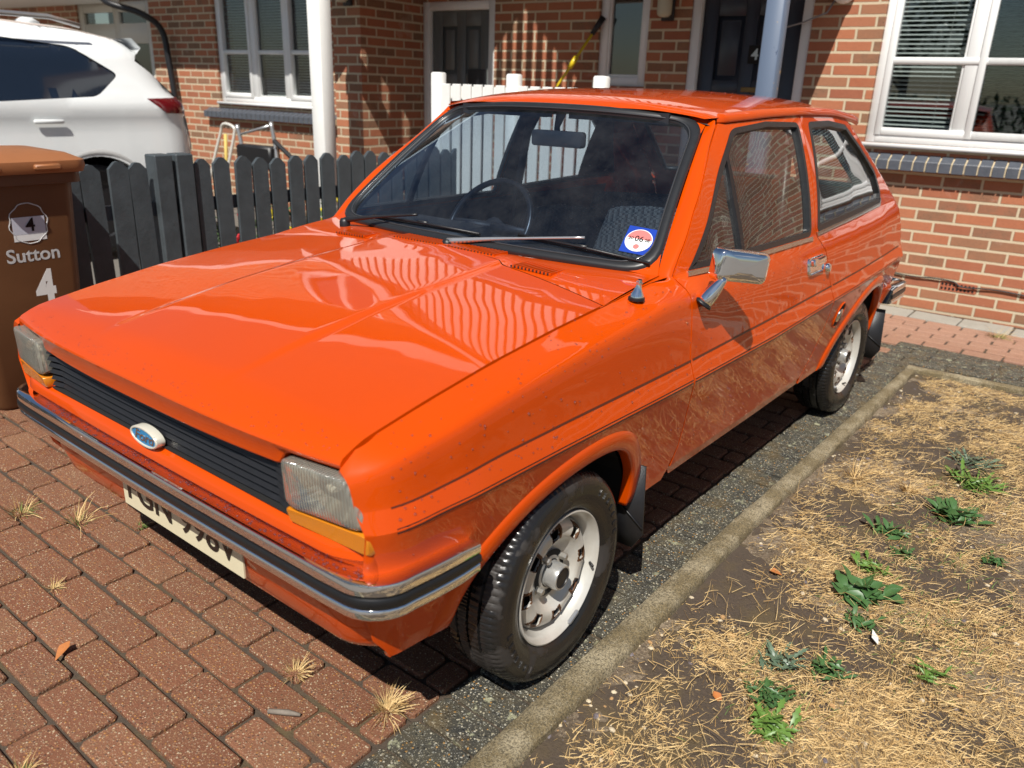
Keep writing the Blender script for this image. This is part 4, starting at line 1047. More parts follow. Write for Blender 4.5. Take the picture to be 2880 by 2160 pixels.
m=MB(); m.prism([(D0-.35,5.35),(D0+4,8.3),(D0+4,8.2),(D0-.35,5.22)],-14,6,'x',0,HM); m.build('roof',plain('concrete roof tiles',(.13,.075,.055),.85,var=.3,vs=8,bump=.6,bscale=25),HOUSE)
m=MB(); hbox(m,-6,14,D0-.36,D0-.33,5.15,5.38); m.build('fascia_board',M_WHT,HOUSE)
# projecting pier between the houses
m=MB(); hbox(m,3.745,4.075,3.86,D0-.002,-.05,2.6); m.build('brick_pier',M_BR,HOUSE)
# blind arch bricks, soldier sills
def soldier(t0,t1,zt_,pr,name):
    s_=None; mm=MB(); 
    m=MB(); n=int(round(abs(t1-t0)/.0775)); st=(t1-t0)/n
    for k in range(n):
        a0=t0+st*(k+.07);a1=t0+st*(k+.93); lo=min(-a0,-a1);hi=max(-a0,-a1)
        z1=zt_;z0=zt_-.118;d1=D0+.02;d0=D0-pr
        P=[(d1,z0+.02),(d1,z1),(d0+.055,z1-.035),(d0+.004,z1-.050),(d0,z1-.056),(d0,z0+.003),(d0+.004,z0)]
        m.prism(P,lo,hi,'x',0,HM)
    o=m.build(name,M_BLU,HOUSE,angle=30)
    P=[(D0+.03,zt_-.11),(D0+.03,zt_-.006),(D0-pr+.056,zt_-.042),(D0-pr+.010,zt_-.060),(D0-pr+.008,zt_-.112)]
    mm.prism(P,min(-t0,-t1),max(-t0,-t1),'x',0,HM); mm.build('sill_mortar',M_MOR,o)
soldier(-2.3,-.22,1.035,.085,'brick_sill'); soldier(4.85,7.02,1.045,.085,'brick_sill')
# windows
def window(t0,t1,z0,z1,cols,trans,name='window',blind=True,sill=True,frame=.062,dd=.05):
    m=MB(); d0=D0+dd-.02; d1=D0+dd+.045
    hbox(m,t0,t0+frame,d0,d1,z0,z1,0,.004); hbox(m,t1-frame,t1,d0,d1,z0,z1,0,.004); hbox(m,t0+frame,t1-frame,d0+.001,d1,z1-frame,z1,0,.004); hbox(m,t0+frame,t1-frame,d0+.001,d1,z0,z0+frame,0,.004)
    xs=[t0]+cols+[t1]
    for c_ in cols: hbox(m,c_-.045,c_+.045,d0+.002,d1,z0+frame,z1-frame,0,.004)
    w_=m.build(name+'_frame' if name!='window' else 'window',M_UP,HOUSE,angle=30)
    for i in range(len(xs)-1):
        a=xs[i]+(frame if i==0 else .045); b=xs[i+1]-(frame if i==len(xs)-2 else .045); zz0=z0+frame; zz1=z1-frame
        op= (i%2==0) and len(xs)>2
        m=MB(); f=.042 if op else .016; q=d0-.010 if op else d0+.012
        if op: a-=.012;b+=.012;zz0-=.012;zz1+=.012
        hbox(m,a,a+f,q,d1-.01,zz0,zz1,0,.004); hbox(m,b-f,b,q,d1-.01,zz0,zz1,0,.004); hbox(m,a+f,b-f,q+.001,d1-.01,zz0,zz0+f*1.15,0,.004); hbox(m,a+f,b-f,q+.001,d1-.01,zz1-f,zz1,0,.004)
        if trans: hbox(m,a+f,b-f,q+.004,d1-.012,trans-.022,trans+.022,0,.008)
        s_=m.build('sash',M_UP,w_,angle=30)
        m=MB(); hbox(m,a+f,b-f,d1-.022,d1-.018,zz0+f,zz1-f); m.build('window_pane',M_WGL,s_)
    if sill:
        m=MB(); m.prism([(d0-.065,z0-.004),(d0-.067,z0-.028),(d0+.02,z0-.034),(d0+.02,z0+.003)],min(-t0,-t1)-.02,max(-t0,-t1)+.02,'x',0,HM); m.build('window_board',M_UP,w_,angle=30)
    if blind:
        for i in range(len(xs)-1):
            m=MB(); a=xs[i]+.06;b=xs[i+1]-.03; z=z0+.09
            while z<z1-.03:
                lo,hi=-b,-a; m.prism([(d1+.06,z-.0055),(d1+.082,z+.0060),(d1+.082,z+.0045),(d1+.06,z-.007)],lo,hi,'x',0,HM); z+=.0285
            m.tube([tuple(hp(a+.12,d1+.058,z0+.08)),tuple(hp(a+.12,d1+.058,z1))],.0012,4); m.build('venetian_blind',M_SLT,w_)
    return w_
window(-2.10,-.255,1.085,2.32,[-.82,-1.50],1.605)
window(1.45,1.888,1.395,2.32,[],None,blind=False,sill=False,frame=.07)
window(5.08,6.80,1.105,2.32,[5.66,6.20],1.63)
window(-1.7,-.4,3.5,4.6,[-1.05],None,blind=False); window(4.9,6.3,3.5,4.6,[5.6],None,blind=False)
# doors
def panel_door(t0,t1,z1,mat,fmat,name,dz=.10,fr=.072,letter=None):
    m=MB(); d=D0+dz-.04
    hbox(m,t0,t0+fr,d-.05,d+.05,-.02,z1,0,.004); hbox(m,t1-fr,t1,d-.05,d+.05,-.02,z1,0,.004); hbox(m,t0+fr,t1-fr,d-.049,d+.05,z1-fr,z1,0,.004); f=m.build(name+'_frame',fmat,HOUSE,angle=30)
    m=MB(); a,b=t0+fr+.003,t1-fr-.003; w_=b-a; st=.115; mid=.10
    q=d-.004; 
    xs=[a,a+st,(a+b)/2-mid/2,(a+b)/2+mid/2,b-st,b]; zs=[0.02,.24,.78,.92,1.34,1.46,z1-fr-.13,z1-fr-.003]
    hbox(m,a,b,q+.018,q+.040,.02,z1-fr-.003)
    for i in (0,2,4): hbox(m,xs[i],xs[i+1],q,q+.0175,zs[0],zs[-1],0,.004)
    for i in (1,3):
        for z0_,z1_ in ((zs[0],zs[1]),(zs[2],zs[3]),(zs[4],zs[5]),(zs[6],zs[7])): hbox(m,xs[i],xs[i+1],q+.001,q+.0175,z0_,z1_,0,.004)
        for z0_,z1_ in ((zs[1],zs[2]),(zs[3],zs[4]),(zs[5],zs[6])): hbox(m,xs[i]+.03,xs[i+1]-.03,q+.006,q+.0175,z0_+.03,z1_-.03,0,.006)
    dr_=m.build(name,mat,HOUSE,angle=30)
    return dr_,q
M_D4=plain('blue black door paint',(.030,.036,.050),.35,var=.1,vs=5); M_D5=plain('grey door paint',(.14,.15,.145),.4,var=.08,vs=5)
dr4,q4=panel_door(.215,1.105,2.10,M_D4,M_WHT,'front_door'); dr5,q5=panel_door(2.915,3.735,2.06,M_D5,M_WHT,'neighbour_door')
m=MB(); hbox(m,.555,.655,q4-.006,q4,1.575,1.70); pl4=m.build('door_number_plate',M_DK,dr4)
Mtx=HM@Matrix.Translation((-.605,q4-.007,1.635))@Matrix.Rotation(R_(90),4,'X')
text_mesh('door_number','4',.105,Mtx,plain('brushed numeral',(.45,.45,.45),.3,.8),dr4,.001,.002)
m=MB(); hbox(m,.52,.68,q4-.012,q4-.001,1.38,1.415,0,.003); m.build('letter_box',plain('old brass',(.20,.13,.05),.4,.7),dr4)
m=MB(); hbox(m,3.03,3.24,q5-.012,q5-.001,1.36,1.50,0,.003); m.build('letter_box',M_BLK,dr5)
# far-left porch doors, mostly off to the side
m=MB(); 
for a,b in ((8.02,8.12),(8.70,8.82),(9.5,9.62)): hbox(m,a,b,D0+.02,D0+.08,0,2.2,0,.004)
hbox(m,8.12,9.5,D0+.021,D0+.08,2.08,2.2,0,.004); hbox(m,8.12,9.5,D0+.023,D0+.07,1.72,1.95,0,.004); hbox(m,8.82,9.5,D0+.03,D0+.06,0,1.2)
fd=m.build('glazed_side_doors',plain('cream upvc',(.62,.58,.50),.3),HOUSE,angle=30); m=MB(); hbox(m,8.1,9.52,D0+.05,D0+.055,.02,2.1); m.build('door_pane',M_WGL,fd)
m=MB(); hbox(m,4.15,8.5,3.82,D0,2.62,2.74,0,.01); m.build('window_canopy',M_WHT,HOUSE)
m=MB(); hbox(m,8.6,12.5,3.9,D0,2.18,2.32,0,.01); m.build('canopy_beam',M_WHT,HOUSE)
# ---------------------------------------------------------------- porch
PD=3.28; APT,APZ=2.03,4.24; EAZ=2.30
M_TIL=plain('porch roof tiles',(.16,.085,.06),.85,var=.3,vs=8,bump=.6,bscale=25)
PORCH=thing('entrance_porch','white slatted gable porch spanning both front doors','porch',tuple(hp(1.9,3.9,0)))
m=MB(); hbox(m,-.06,3.70,PD-.06,PD+.06,EAZ-.14,EAZ,0,.004); hbox(m,-.06,.05,PD,D0,EAZ-.14,EAZ,0,.004); hbox(m,3.60,3.70,PD,D0-.8,EAZ-.14,EAZ,0,.004); m.build('porch_beam',M_WHT,PORCH)
m=MB(); t=.03
while t<3.9:
    zt_=APZ-abs(t+.031-APT)-.06
    if zt_>EAZ+.03: 
        zl=APZ-abs(t-APT)-.06; zr=APZ-abs(t+.063-APT)-.06
        m.prism([(-(t+.063),EAZ),(-t,EAZ),(-t,zl),(-(t+.063),zr)],PD-.012,PD,'y',0,HM)
    t+=.103
m.build('gable_slats',M_WHT,PORCH)
for s_ in (1,-1):
    m=MB(); L=1.92+.18
    pts=[(0,0),(s_*L,-L),(s_*L,-L+.10),(0,.13)]
    a=[(-(APT+p[0]),APZ+p[1]) for p in pts]
    m.prism(a if s_<0 else a[::-1],PD-.10,D0,'y',0,HM); m.build('porch_roof',M_TIL,PORCH)
    m=MB(); pts=[(0,-.12),(s_*L,-L-.12),(s_*L,-L+.02),(0,.02)]; a=[(-(APT+p[0]),APZ+p[1]) for p in pts]; m.prism(a if s_<0 else a[::-1],PD-.13,PD-.102,'y',0,HM); m.build('bargeboard',M_WHT,PORCH)
def peelmat():
    n=NM('peeling blue post paint'); o=n.obj(); a=n.math('GREATER_THAN',n.noise(o,13,5,.65),.66); b=n.math('GREATER_THAN',n.noise(n.obj((1,1,.5)),16,4,.6),.66)
    c=n.mix(b,(.115,.155,.225),(.03,.05,.11)); n.bs(n.mix(a,c,(.55,.36,.13))); n.set(Roughness=.45,Normal=n.bump(a,.3,.003)); return n.m
m=MB(); hbox(m,-.035,.065,PD-.05,PD+.05,-.02,EAZ-.14,0,.006); m.build('blue_porch_post',peelmat(),PORCH,angle=30)
m=MB(); hbox(m,3.545,3.68,PD-.065,PD+.065,-.02,EAZ-.14,0,.006); m.build('white_porch_post',M_WHT,PORCH,angle=30)
# ---------------------------------------------------------------- fixed small things on the walls
def bulkhead(t,z,label,d=D0):
    e=thing('wall_lamp',label,'lamp',tuple(hp(t,d,z)))
    m=MB(); hbox(m,t-.05,t+.05,d-.03,d-.001,z-.02,z+.28,0,.008); m.build('backplate',M_BLK,e,angle=30)
    m=MB(); m.lathe([(.0,0),(.035,.004),(.052,.02),(.055,.05),(.055,.24),(.045,.27),(0,.28)],24,axis='z',M=Matrix.Translation(hp(t,d-.085,z))); m.build('lamp_glass',plain('cream lamp glass',(.50,.48,.36),.25),e,True)
    return e
bulkhead(1.29,1.885,'cream cylinder lamp on the dark brick between the small window and the blue door')
bulkhead(3.87,1.98,'cream cylinder lamp on the brick pier beside the grey door',3.86)
e=thing('security_light','white round security light on the brick wall above the right window edge','lamp',tuple(hp(.03,D0,2.0)))
m=MB(); m.lathe([(0,-.09),(.05,-.085),(.07,-.06),(.07,-.02),(.055,0)],24,axis='y',M=HM@Matrix.Translation((-.02,D0,2.02))); m.build('lamp_body',M_WHT,e,True)
m=MB(); m.tube([tuple(hp(.08,D0-.01,1.98)),tuple(hp(.12,D0-.02,1.90)),tuple(hp(.26,D0-.05,1.84)),tuple(hp(.42,D0-.04,1.80))],.006,6); m.build('lamp_cable',plain('grey cable',(.25,.25,.26),.5),e,True)
o=MB(); P=bez([hp(-.45,D0-.012,.235),hp(-.72,D0-.012,.215),hp(-.86,D0-.014,.222),hp(-.99,D0-.014,.216),hp(-1.05,D0-.02,.190),hp(-1.25,D0-.012,.20),hp(-1.6,D0-.012,.185),hp(-2.6,D0-.012,.19)],6)
tag(o.tube([tuple(p) for p in P],.005,6).build('wall_cable',M_BLK,None,True),'thin black cable clipped along the foot of the right brick wall','cable')
e=thing('air_brick','terracotta air brick with square holes low in the right wall','air brick',tuple(hp(-1.02,D0,.15)))
m=MB(); 
hbox(m,-1.13,-.91,D0-.004,D0+.02,.148,.213); m.build('vent_face',plain('terracotta',(.40,.12,.06),.8,var=.2,vs=40),e)
m=MB()
for i in range(9):
    for j in range(2): hbox(m,-1.119+.0235*i,-1.119+.0235*i+.013,D0-.0056,D0-.0042,.156+.028*j,.156+.028*j+.017)
m.build('vent_holes',M_DK,e)
# leaning yellow-handled tool by the fence
e=thing('yellow_handled_tool','yellow handled garden tool with black grip leaning on the brick wall behind the white fence','garden tool',tuple(hp(2.2,4.35,0)))
a,b=hp(2.24,4.35,1.15),hp(1.865,4.62,1.86)
m=MB(); m.tube([tuple(a),tuple(a+(b-a)*.92)],.011,8); m.tube([tuple(a+(b-a)*.17),tuple(a+(b-a)*.30)],.019,8); m.tube([tuple(a+(b-a)*.52),tuple(a+(b-a)*.64)],.021,8); m.build('tool_shaft',plain('yellow plastic',(.72,.52,.02),.35),e,True)
m=MB(); m.tube([tuple(a+(b-a)*.88),tuple(a+(b-a)*1.06)],[.019,.026],8); m.tube([tuple(a-(b-a)*.06),tuple(a+(b-a)*.05)],[.03,.02],8); m.tube([tuple(hp(2.26,4.3,.0)),tuple(a)],.012,6); m.build('tool_grip',M_BLK,e,True)
# black downpipe, far left
e=thing('downpipe','black rainwater pipe bending down the brick wall above the white car','downpipe',tuple(hp(7.6,D0,0)))
m=MB(); P=bez([hp(8.15,D0-.5,2.26),hp(8.10,D0-.5,2.16),hp(7.95,D0-.48,2.10),hp(7.72,D0-.3,2.02),hp(7.62,D0-.12,1.86),hp(7.58,D0-.09,1.5),hp(7.52,D0-.09,.9),hp(7.48,D0-.09,0)],6); m.tube([tuple(p) for p in P],.036,10); m.build('pipe',M_BLK,e,True)
# ---------------------------------------------------------------- white fence
WF=thing('white_picket_fence','white close-set picket fence with square posts behind the orange car','fence',tuple(hp(1.4,3.2,0)))
for k,t in enumerate((2.34,1.69,1.03)):
    m=MB(); hbox(m,t-.042,t+.042,3.16,3.244,-.02,1.442,0,.010); m.build('fence_post',M_WHT,WF,angle=30)
for t0,t1 in ((1.735,2.295),(1.075,1.645)):
    m=MB(); hbox(m,t0,t1,3.185,3.225,1.27,1.355,0,.004); m.build('top_rail',M_WHT,WF); m=MB(); hbox(m,t0,t1,3.187,3.223,.14,.22,0,.004); m.build('bottom_rail',M_WHT,WF)
    n=6; st=(t1-t0)/n
    for k in range(n):
        m=MB(); a=t0+st*k+st*.12; hbox(m,a,a+st*.76,3.165,3.184,.08,1.368,0,.003); m.build('picket',M_WHT,WF)
# taller white boards left of that, beside the post
# ---------------------------------------------------------------- dark picket fence
M_DKF=plain('weathered dark grey fence stain',(.050,.062,.070),.6,var=.45,vs=11,bump=.5,bscale=50)
DF=thing('dark_picket_fence','dark grey pointed picket fence between the two driveways','fence',(1.4,2.36,0))
for x0,x1 in ((-1.6,3.1),): 
    for z in (.22,.68): m=MB(); m.box((x0,2.375,z),(x1,2.41,z+.07)); m.build('fence_rail',M_DKF,DF)
x=-1.55;k=0
while x<3.14:
    if abs(x-.86)<.06: m=MB(); m.bbox((x-.048,2.33,-.02),(x+.048,2.43,.985),.006); m.build('fence_post',M_DKF,DF)
    else:
        m=MB(); w_=.0475*rnd.uniform(.96,1.03); h=.95+rnd.uniform(-.014,.012); l=rnd.uniform(-.013,.013)
        m.prism([(x-w_,.03),(x+w_,.03),(x+w_+l,h-.035),(x+w_*.35+l,h-.004),(x+l,h),(x-w_*.35+l,h-.004),(x-w_+l,h-.035)],2.350,2.372); m.build('picket',M_DKF,DF)
    x+=.118+rnd.uniform(-.004,.004); k+=1
m=MB(); m.bbox((3.13,2.32,-.02),(3.23,2.42,1.02),.006); m.build('fence_post',M_DKF,DF)
# ---------------------------------------------------------------- wheelie bin
def binmat():
    n=NM('brown bin plastic'); o=n.obj(); f=n.noise(o,7,5,.6); n.bs(n.mix(f,(.10,.040,.014),(.145,.062,.024))); n.set(Roughness=.5,Normal=n.bump(n.noise(o,160,3,.6),.12,.002)); return n.m
M_BIN=binmat(); BN=thing('wheelie_bin','brown garden waste wheelie bin numbered 4 against the dark fence','wheelie bin',(-.06,2.1,0))
m=MB()
def bsec(z,w_,d_): 
    cx,cy=-.06,2.14; return [(cx+p[0],cy+p[1],z) for p in roundrect(w_,d_,.05,4)]
rows=[bsec(0,.36,.34),bsec(.02,.38,.37),bsec(.5,.43,.42),bsec(.93,.47,.46),bsec(.935,.52,.52),bsec(.975,.52,.52)]; n=len(rows[0])
m.add([v for r in rows for v in r],[(i*n+k,i*n+(k+1)%n,(i+1)*n+(k+1)%n,(i+1)*n+k) for i in range(len(rows)-1) for k in range(n)]+[tuple(range(n))[::-1]]); m.build('bin_body',M_BIN,BN,angle=40)
M_BL=plain('faded brown lid',(.30,.115,.042),.5,var=.15,vs=10)
rows=[bsec(.978,.54,.56),bsec(1.0,.555,.575),bsec(1.025,.55,.57),bsec(1.05,.46,.46),bsec(1.062,.2,.2)]; m=MB(); m.add([v for r in rows for v in r],[(i*n+k,i*n+(k+1)%n,(i+1)*n+(k+1)%n,(i+1)*n+k) for i in range(len(rows)-1) for k in range(n)]+[tuple(4*n+k for k in range(n)),tuple(range(n))[::-1]]); m.bbox((-.22,1.835,.992),(-.12,1.87,1.015),.006); m.bbox((.00,1.835,.992),(.10,1.87,1.015),.006); m.build('bin_lid',M_BL,BN,angle=40)
def onb(x,z,h=.0015):  # front face of the bin, normal -y, slight taper
    y=2.14-(.36+.10*(z/.93))/2-h; return Matrix.Translation((x,y,z))@Matrix.Rotation(R_(90+3.1),4,'X')
m=MB(); Mb=onb(-.03,.765,.002); m.box((-.062,-.028,0),(.062,.042,.001),0,Mb); lb=m.build('number_label',plain('bin label',(.52,.53,.60),.5),BN)
m=MB(); m.box((-.062,-.055,0),(.062,-.029,.001),0,Mb); m.build('label_edge',plain('label border',(.75,.75,.74),.5),lb)
text_mesh('label_number','4',.075,onb(-.025,.772,.0045),M_CHAR,lb,.0005,.001)
M_PRT=plain('worn white print',(.50,.50,.50),.6,var=.5,vs=60)
m=MB(); P=[]
for a in np.linspace(0,2*math.pi,40): P.append(tuple(onb(-.03,.78,.002)@Vector((.072*math.cos(a)+.004*math.sin(9*a),.082*math.sin(a),0))))
m.tube(P,.0025,4); m.build('worn_crest',M_PRT,BN)
text_mesh('council_name','Sutton',.078,onb(-.028,.650,.003),M_PRT,BN,.0004,.0012)
text_mesh('bin_number','4',.20,onb(.0,.50,.003),plain('painted white four',(.72,.72,.70),.5),BN,.0004,.008,0,.75)
for s_ in (-1,1):
    m=MB(); m.lathe([(0,-.02),(.09,-.02),(.10,-.01),(.10,.01),(.09,.02),(0,.02)],24,axis='x',M=Matrix.Translation((-.06+s_*.22,2.36,.10))); m.build('bin_wheel',M_BLK,BN,angle=40)
# ---------------------------------------------------------------- things behind the fence, by the neighbour's wall
ST=plain('grey metal tube',(.50,.51,.52),.3,.7); AL=plain('white metal tube',(.70,.68,.62),.35,.2)
e=thing('folding_trolley','white tube trolley frame with a yellow strap below the left window','trolley',tuple(hp(6.0,4.1,0)))
m=MB(); a=[hp(6.35,4.0,0),hp(6.22,4.05,.45),hp(6.10,4.1,.80),hp(6.05,4.1,.89),hp(5.96,4.1,.90),hp(5.87,4.1,.87),hp(5.87,4.1,.80),hp(5.96,4.05,.45),hp(6.08,4.0,0)]
m.tube([tuple(p) for p in bez(a,5)],.016,8); m.build('trolley_frame',AL,e,True)
m=MB(); m.tube([tuple(hp(5.99,4.08,.80)),tuple(hp(6.02,4.06,.2))],.018,6); m.build('strap',plain('yellow strap',(.60,.45,.12),.6),e,True)
e=thing('walking_frame','grey tube walking frame with a black seat below the left window','walking frame',tuple(hp(5.1,3.9,0)))
m=MB()
for s_ in (0,.52): m.tube([tuple(p) for p in bez([hp(5.55-s_,3.9,.92+.05*(s_>0)),hp(5.50-s_,3.9,.7),hp(5.44-s_,3.85,.4),hp(5.38-s_,3.8,.05)],5)],.020,8)
m.tube([tuple(hp(5.5,3.9,.83)),tuple(hp(5.06,3.9,.93))],.013,8); m.build('frame_tubes',ST,e,True)
m=MB(); hbox(m,4.98,5.50,3.82,3.96,.52,.74,0,.02); m.tube([tuple(hp(4.95,3.86,.80)),tuple(hp(4.62,3.84,.62))],.022,6); m.build('black_seat',M_BLK,e,angle=40)
FL=[plain('yellow petals',(.75,.60,.02),.6),plain('red petals',(.55,.02,.03),.6),plain('white petals',(.75,.75,.72),.6)]
GRN=plain('potted leaves',(.05,.10,.03),.6)
for i,(x,y,ci,lab) in enumerate(((1.30,2.75,1,'red flowers in a dark pot behind the dark fence'),(1.75,2.80,0,'yellow flowers in a dark pot behind the dark fence'),(2.15,2.80,2,'white and yellow flowers in a dark pot at the fence end'))):
    e=thing('flower_pot',lab,'plant pot',(x,y,0))
    m=MB(); m.lathe([(0,0),(.13,0),(.17,.26),(.18,.28),(.16,.27),(0,.25)],20,axis='z',M=Matrix.Translation((x,y,0))); m.build('pot',M_BLK,e,angle=40)
    m=MB(); 
    for k in range(220):
        p=Vector((x+rnd.gauss(0,.11),y+rnd.gauss(0,.09),.28+abs(rnd.gauss(.12,.12)))); R0=Matrix.Translation(p)@Matrix.Rotation(rnd.uniform(0,6),4,'Z')@Matrix.Rotation(rnd.uniform(-1,1),4,'X'); m.add([(-.012,0,0),(0,.03,.004),(.012,0,0),(0,-.03,.004)],[(0,1,2,3)],0,R0)
    m.build('leaves',GRN,e,fix=False)
    m=MB()
    for k in range(26):
        p=Vector((x+rnd.gauss(0,.13),y-.05+rnd.gauss(0,.08),.40+rnd.uniform(-.08,.28))); m.lathe([(0,.012),(.012,.010),(.022,.0),(.018,-.008),(0,-.010)],8,axis='y',mi=0 if (ci!=2 or k%2) else 1,M=Matrix.Translation(p))
    m.build('blooms',[FL[ci],FL[0]],e)
# ================================================================ ground
def sheet(name,x0,x1,y0,y1,z,mat):
    m=MB(); m.add([(x0,y0,z),(x1,y0,z),(x1,y1,z),(x0,y1,z)],[(0,1,2,3)]); return tag(m.build(name,mat,fix=False),kind='structure')
def groundmat():
    n=NM('pale asphalt'); o=n.obj(); f=n.noise(o,1.2,6,.6); g=n.noise(o,90,4,.7); n.bs(n.mix(g,n.mix(f,(.15,.135,.115),(.21,.19,.165)),(.11,.10,.09))); n.set(Roughness=.9); return n.m
sheet('road',-1500,1500,-1500,1500,-.055,groundmat())
def speck(n,c,v,sc,amt,cols,thr=.25):
    d=n.n('ShaderNodeTexVoronoi',{'Vector':v,'Scale':sc}); f=n.math('MULTIPLY',n.math('LESS_THAN',d.outputs['Distance'],thr),amt)
    col=n.ramp(n.n('ShaderNodeSeparateColor',{0:d.outputs['Color']}).outputs[0],cols,'CONSTANT'); return n.mix(f,c,col),d.outputs['Distance']
def pavmat():
    n=NM('weathered red block paving'); o=n.obj(); at=n.n('ShaderNodeAttribute',attribute_name='tone').outputs['Fac']
    base=n.ramp(at,[(0,(.185,.066,.032)),(.35,(.235,.088,.042)),(.7,(.205,.078,.040)),(1,(.26,.108,.055))])
    a=n.noise(o,5,6,.65); base=n.mix(n.ramp(a,[(.4,0),(.8,.45)]),base,(.20,.12,.06))
    base=n.mix(n.ramp(n.noise(o,260,3,.7),[(.35,.45),(.6,0)]),base,(.10,.045,.025))
    base,d1=speck(n,base,o,120,.75,[(0,(.50,.36,.20)),(.22,(.50,.24,.06)),(.42,(.32,.22,.14)),(.66,(.62,.52,.36)),(.80,(.07,.05,.04))],.27)
    base,d2=speck(n,base,n.obj(loc=(3,1,0)),230,.7,[(0,(.45,.30,.15)),(.5,(.58,.48,.34)),(.75,(.10,.06,.04))],.26)
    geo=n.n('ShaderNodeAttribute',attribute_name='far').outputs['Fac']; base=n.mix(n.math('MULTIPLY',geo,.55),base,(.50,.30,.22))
    n.bs(base); n.set(Roughness=n.ramp(a,[(.3,.55),(.7,.9)]))
    h=n.math('ADD',n.noise(o,240,4,.75),n.math('MULTIPLY',n.math('SUBTRACT',1,n.math('MULTIPLY',d1,2.2,clamp=True)),.8)); n.set(Normal=n.bump(h,.75,.004)); return n.m
def darkmat():
    n=NM('mossy charcoal edging blocks'); o=n.obj()
    a=n.noise(o,9,6,.7); base=n.mix(n.ramp(a,[(.35,0),(.75,.6)]),(.034,.034,.030),(.11,.095,.055))
    base,d1=speck(n,base,o,115,.85,[(0,(.45,.40,.28)),(.22,(.50,.26,.06)),(.36,(.30,.30,.26)),(.6,(.62,.58,.46)),(.75,(.015,.018,.02))],.30)
    base,d2=speck(n,base,n.obj(loc=(3,1,0)),250,.7,[(0,(.40,.36,.25)),(.5,(.60,.58,.50)),(.7,(.02,.02,.02))],.28)
    li=n.ramp(n.noise(n.obj(loc=(7,2,0)),24,5,.62),[(.60,0),(.66,.7)]); base=n.mix(li,base,(.42,.42,.27))
    mo=n.ramp(n.noise(n.obj(loc=(1,9,0)),7,5,.6),[(.52,0),(.70,.65)]); base=n.mix(mo,base,(.13,.085,.03))
    n.bs(base); n.set(Roughness=n.ramp(a,[(.3,.35),(.65,.85)]))
    n.set(Normal=n.bump(n.math('ADD',n.noise(o,240,4,.75),n.math('SUBTRACT',1,n.math('MULTIPLY',d1,2.2,clamp=True))),.85,.004)); return n.m
M_PV=pavmat(); M_DB=darkmat()
def jointmat():
    n=NM('joint grit'); o=n.obj(); f=n.noise(o,150,4,.7); m_=n.noise(o,6,4,.6); n.bs(n.mix(n.ramp(m_,[(.5,0),(.7,.6)]),n.mix(f,(.035,.026,.020),(.11,.08,.055)),(.12,.085,.03))); n.set(Roughness=.95,Normal=n.bump(f,.8,.006)); return n.m
def pavers(name,cells,mat,far=lambda x,y:0,c=.0045,par=None):
    vs=[];fs=[];tone=[];fa=[]
    for (x0,x1,y0,y1) in cells:
        g=.0045*(1+rnd.uniform(-.3,.7)); x0+=g;x1-=g;y0+=g;y1-=g; z=rnd.gauss(0,.0016); tx,ty=rnd.gauss(0,.008),rnd.gauss(0,.008); rr=rnd.gauss(0,.006)
        cx,cy=(x0+x1)/2,(y0+y1)/2; b=len(vs); k=.008
        q=[(x0,y0+k),(x0+k,y0),(x1-k,y0),(x1,y0+k),(x1,y1-k),(x1-k,y1),(x0+k,y1),(x0,y1-k)]
        for (s,dz) in ((0,-.035),(0,-c*1.1),(c*.45,-c*.30),(c*1.1,0)):
            for x,y in q:
                X=x+(s if x<cx else -s);Y=y+(s if y<cy else -s); X+=rnd.gauss(0,.0007);Y+=rnd.gauss(0,.0007)
                X,Y=X-rr*(Y-cy),Y+rr*(X-cx)
                vs.append((X,Y,z+dz+tx*(X-cx)+ty*(Y-cy)+rnd.gauss(0,.0003)))
        for r in range(3):
            for i in range(8): fs.append((b+r*8+i,b+r*8+(i+1)%8,b+r*8+8+(i+1)%8,b+r*8+8+i))
        fs.append(tuple(b+24+i for i in range(8)))
        t=rnd.random(); f=far(cx,cy); tone+=[t]*32; fa+=[f]*32
    me=bpy.data.meshes.new(name); me.from_pydata(vs,[],fs)
    for nm,v in (('tone',tone),('far',fa)): a=me.attributes.new(nm,'FLOAT','POINT'); a.data.foreach_set('value',v)
    me.update(); o=new_obj(name,me,mat,par); return tag(o,kind='structure') if par is None else o
cells=[]; X0=-.67-.105*8; L=.2115
k=0; x=X0
while x<4.36:
    off=(0 if k%2 else L/2)+rnd.uniform(-.004,.004); y=-.5985; first=True
    ys=[]; yy=.113-L*5+ (L/2 if k%2 else 0)+rnd.uniform(-.004,.004)
    while yy<3.4: ys.append(yy); yy+=L
    e=[-.598 if x<3.32 else -3.2]
    if x>=3.32:
        yy=.113-L*17+(L/2 if k%2 else 0); ys=[]
        while yy<3.4: ys.append(yy); yy+=L
    ys=[v for v in ys if v>e[0]+.03]; ys=e+ys
    for a,b in zip(ys[:-1],ys[1:]):
        if 3.32<=x<3.72 and b<-.42: continue
        cells.append((x,x+.105,a,b))
    x+=.105; k+=1
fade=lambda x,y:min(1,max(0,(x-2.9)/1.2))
pavers('driveway',cells,M_PV,fade)
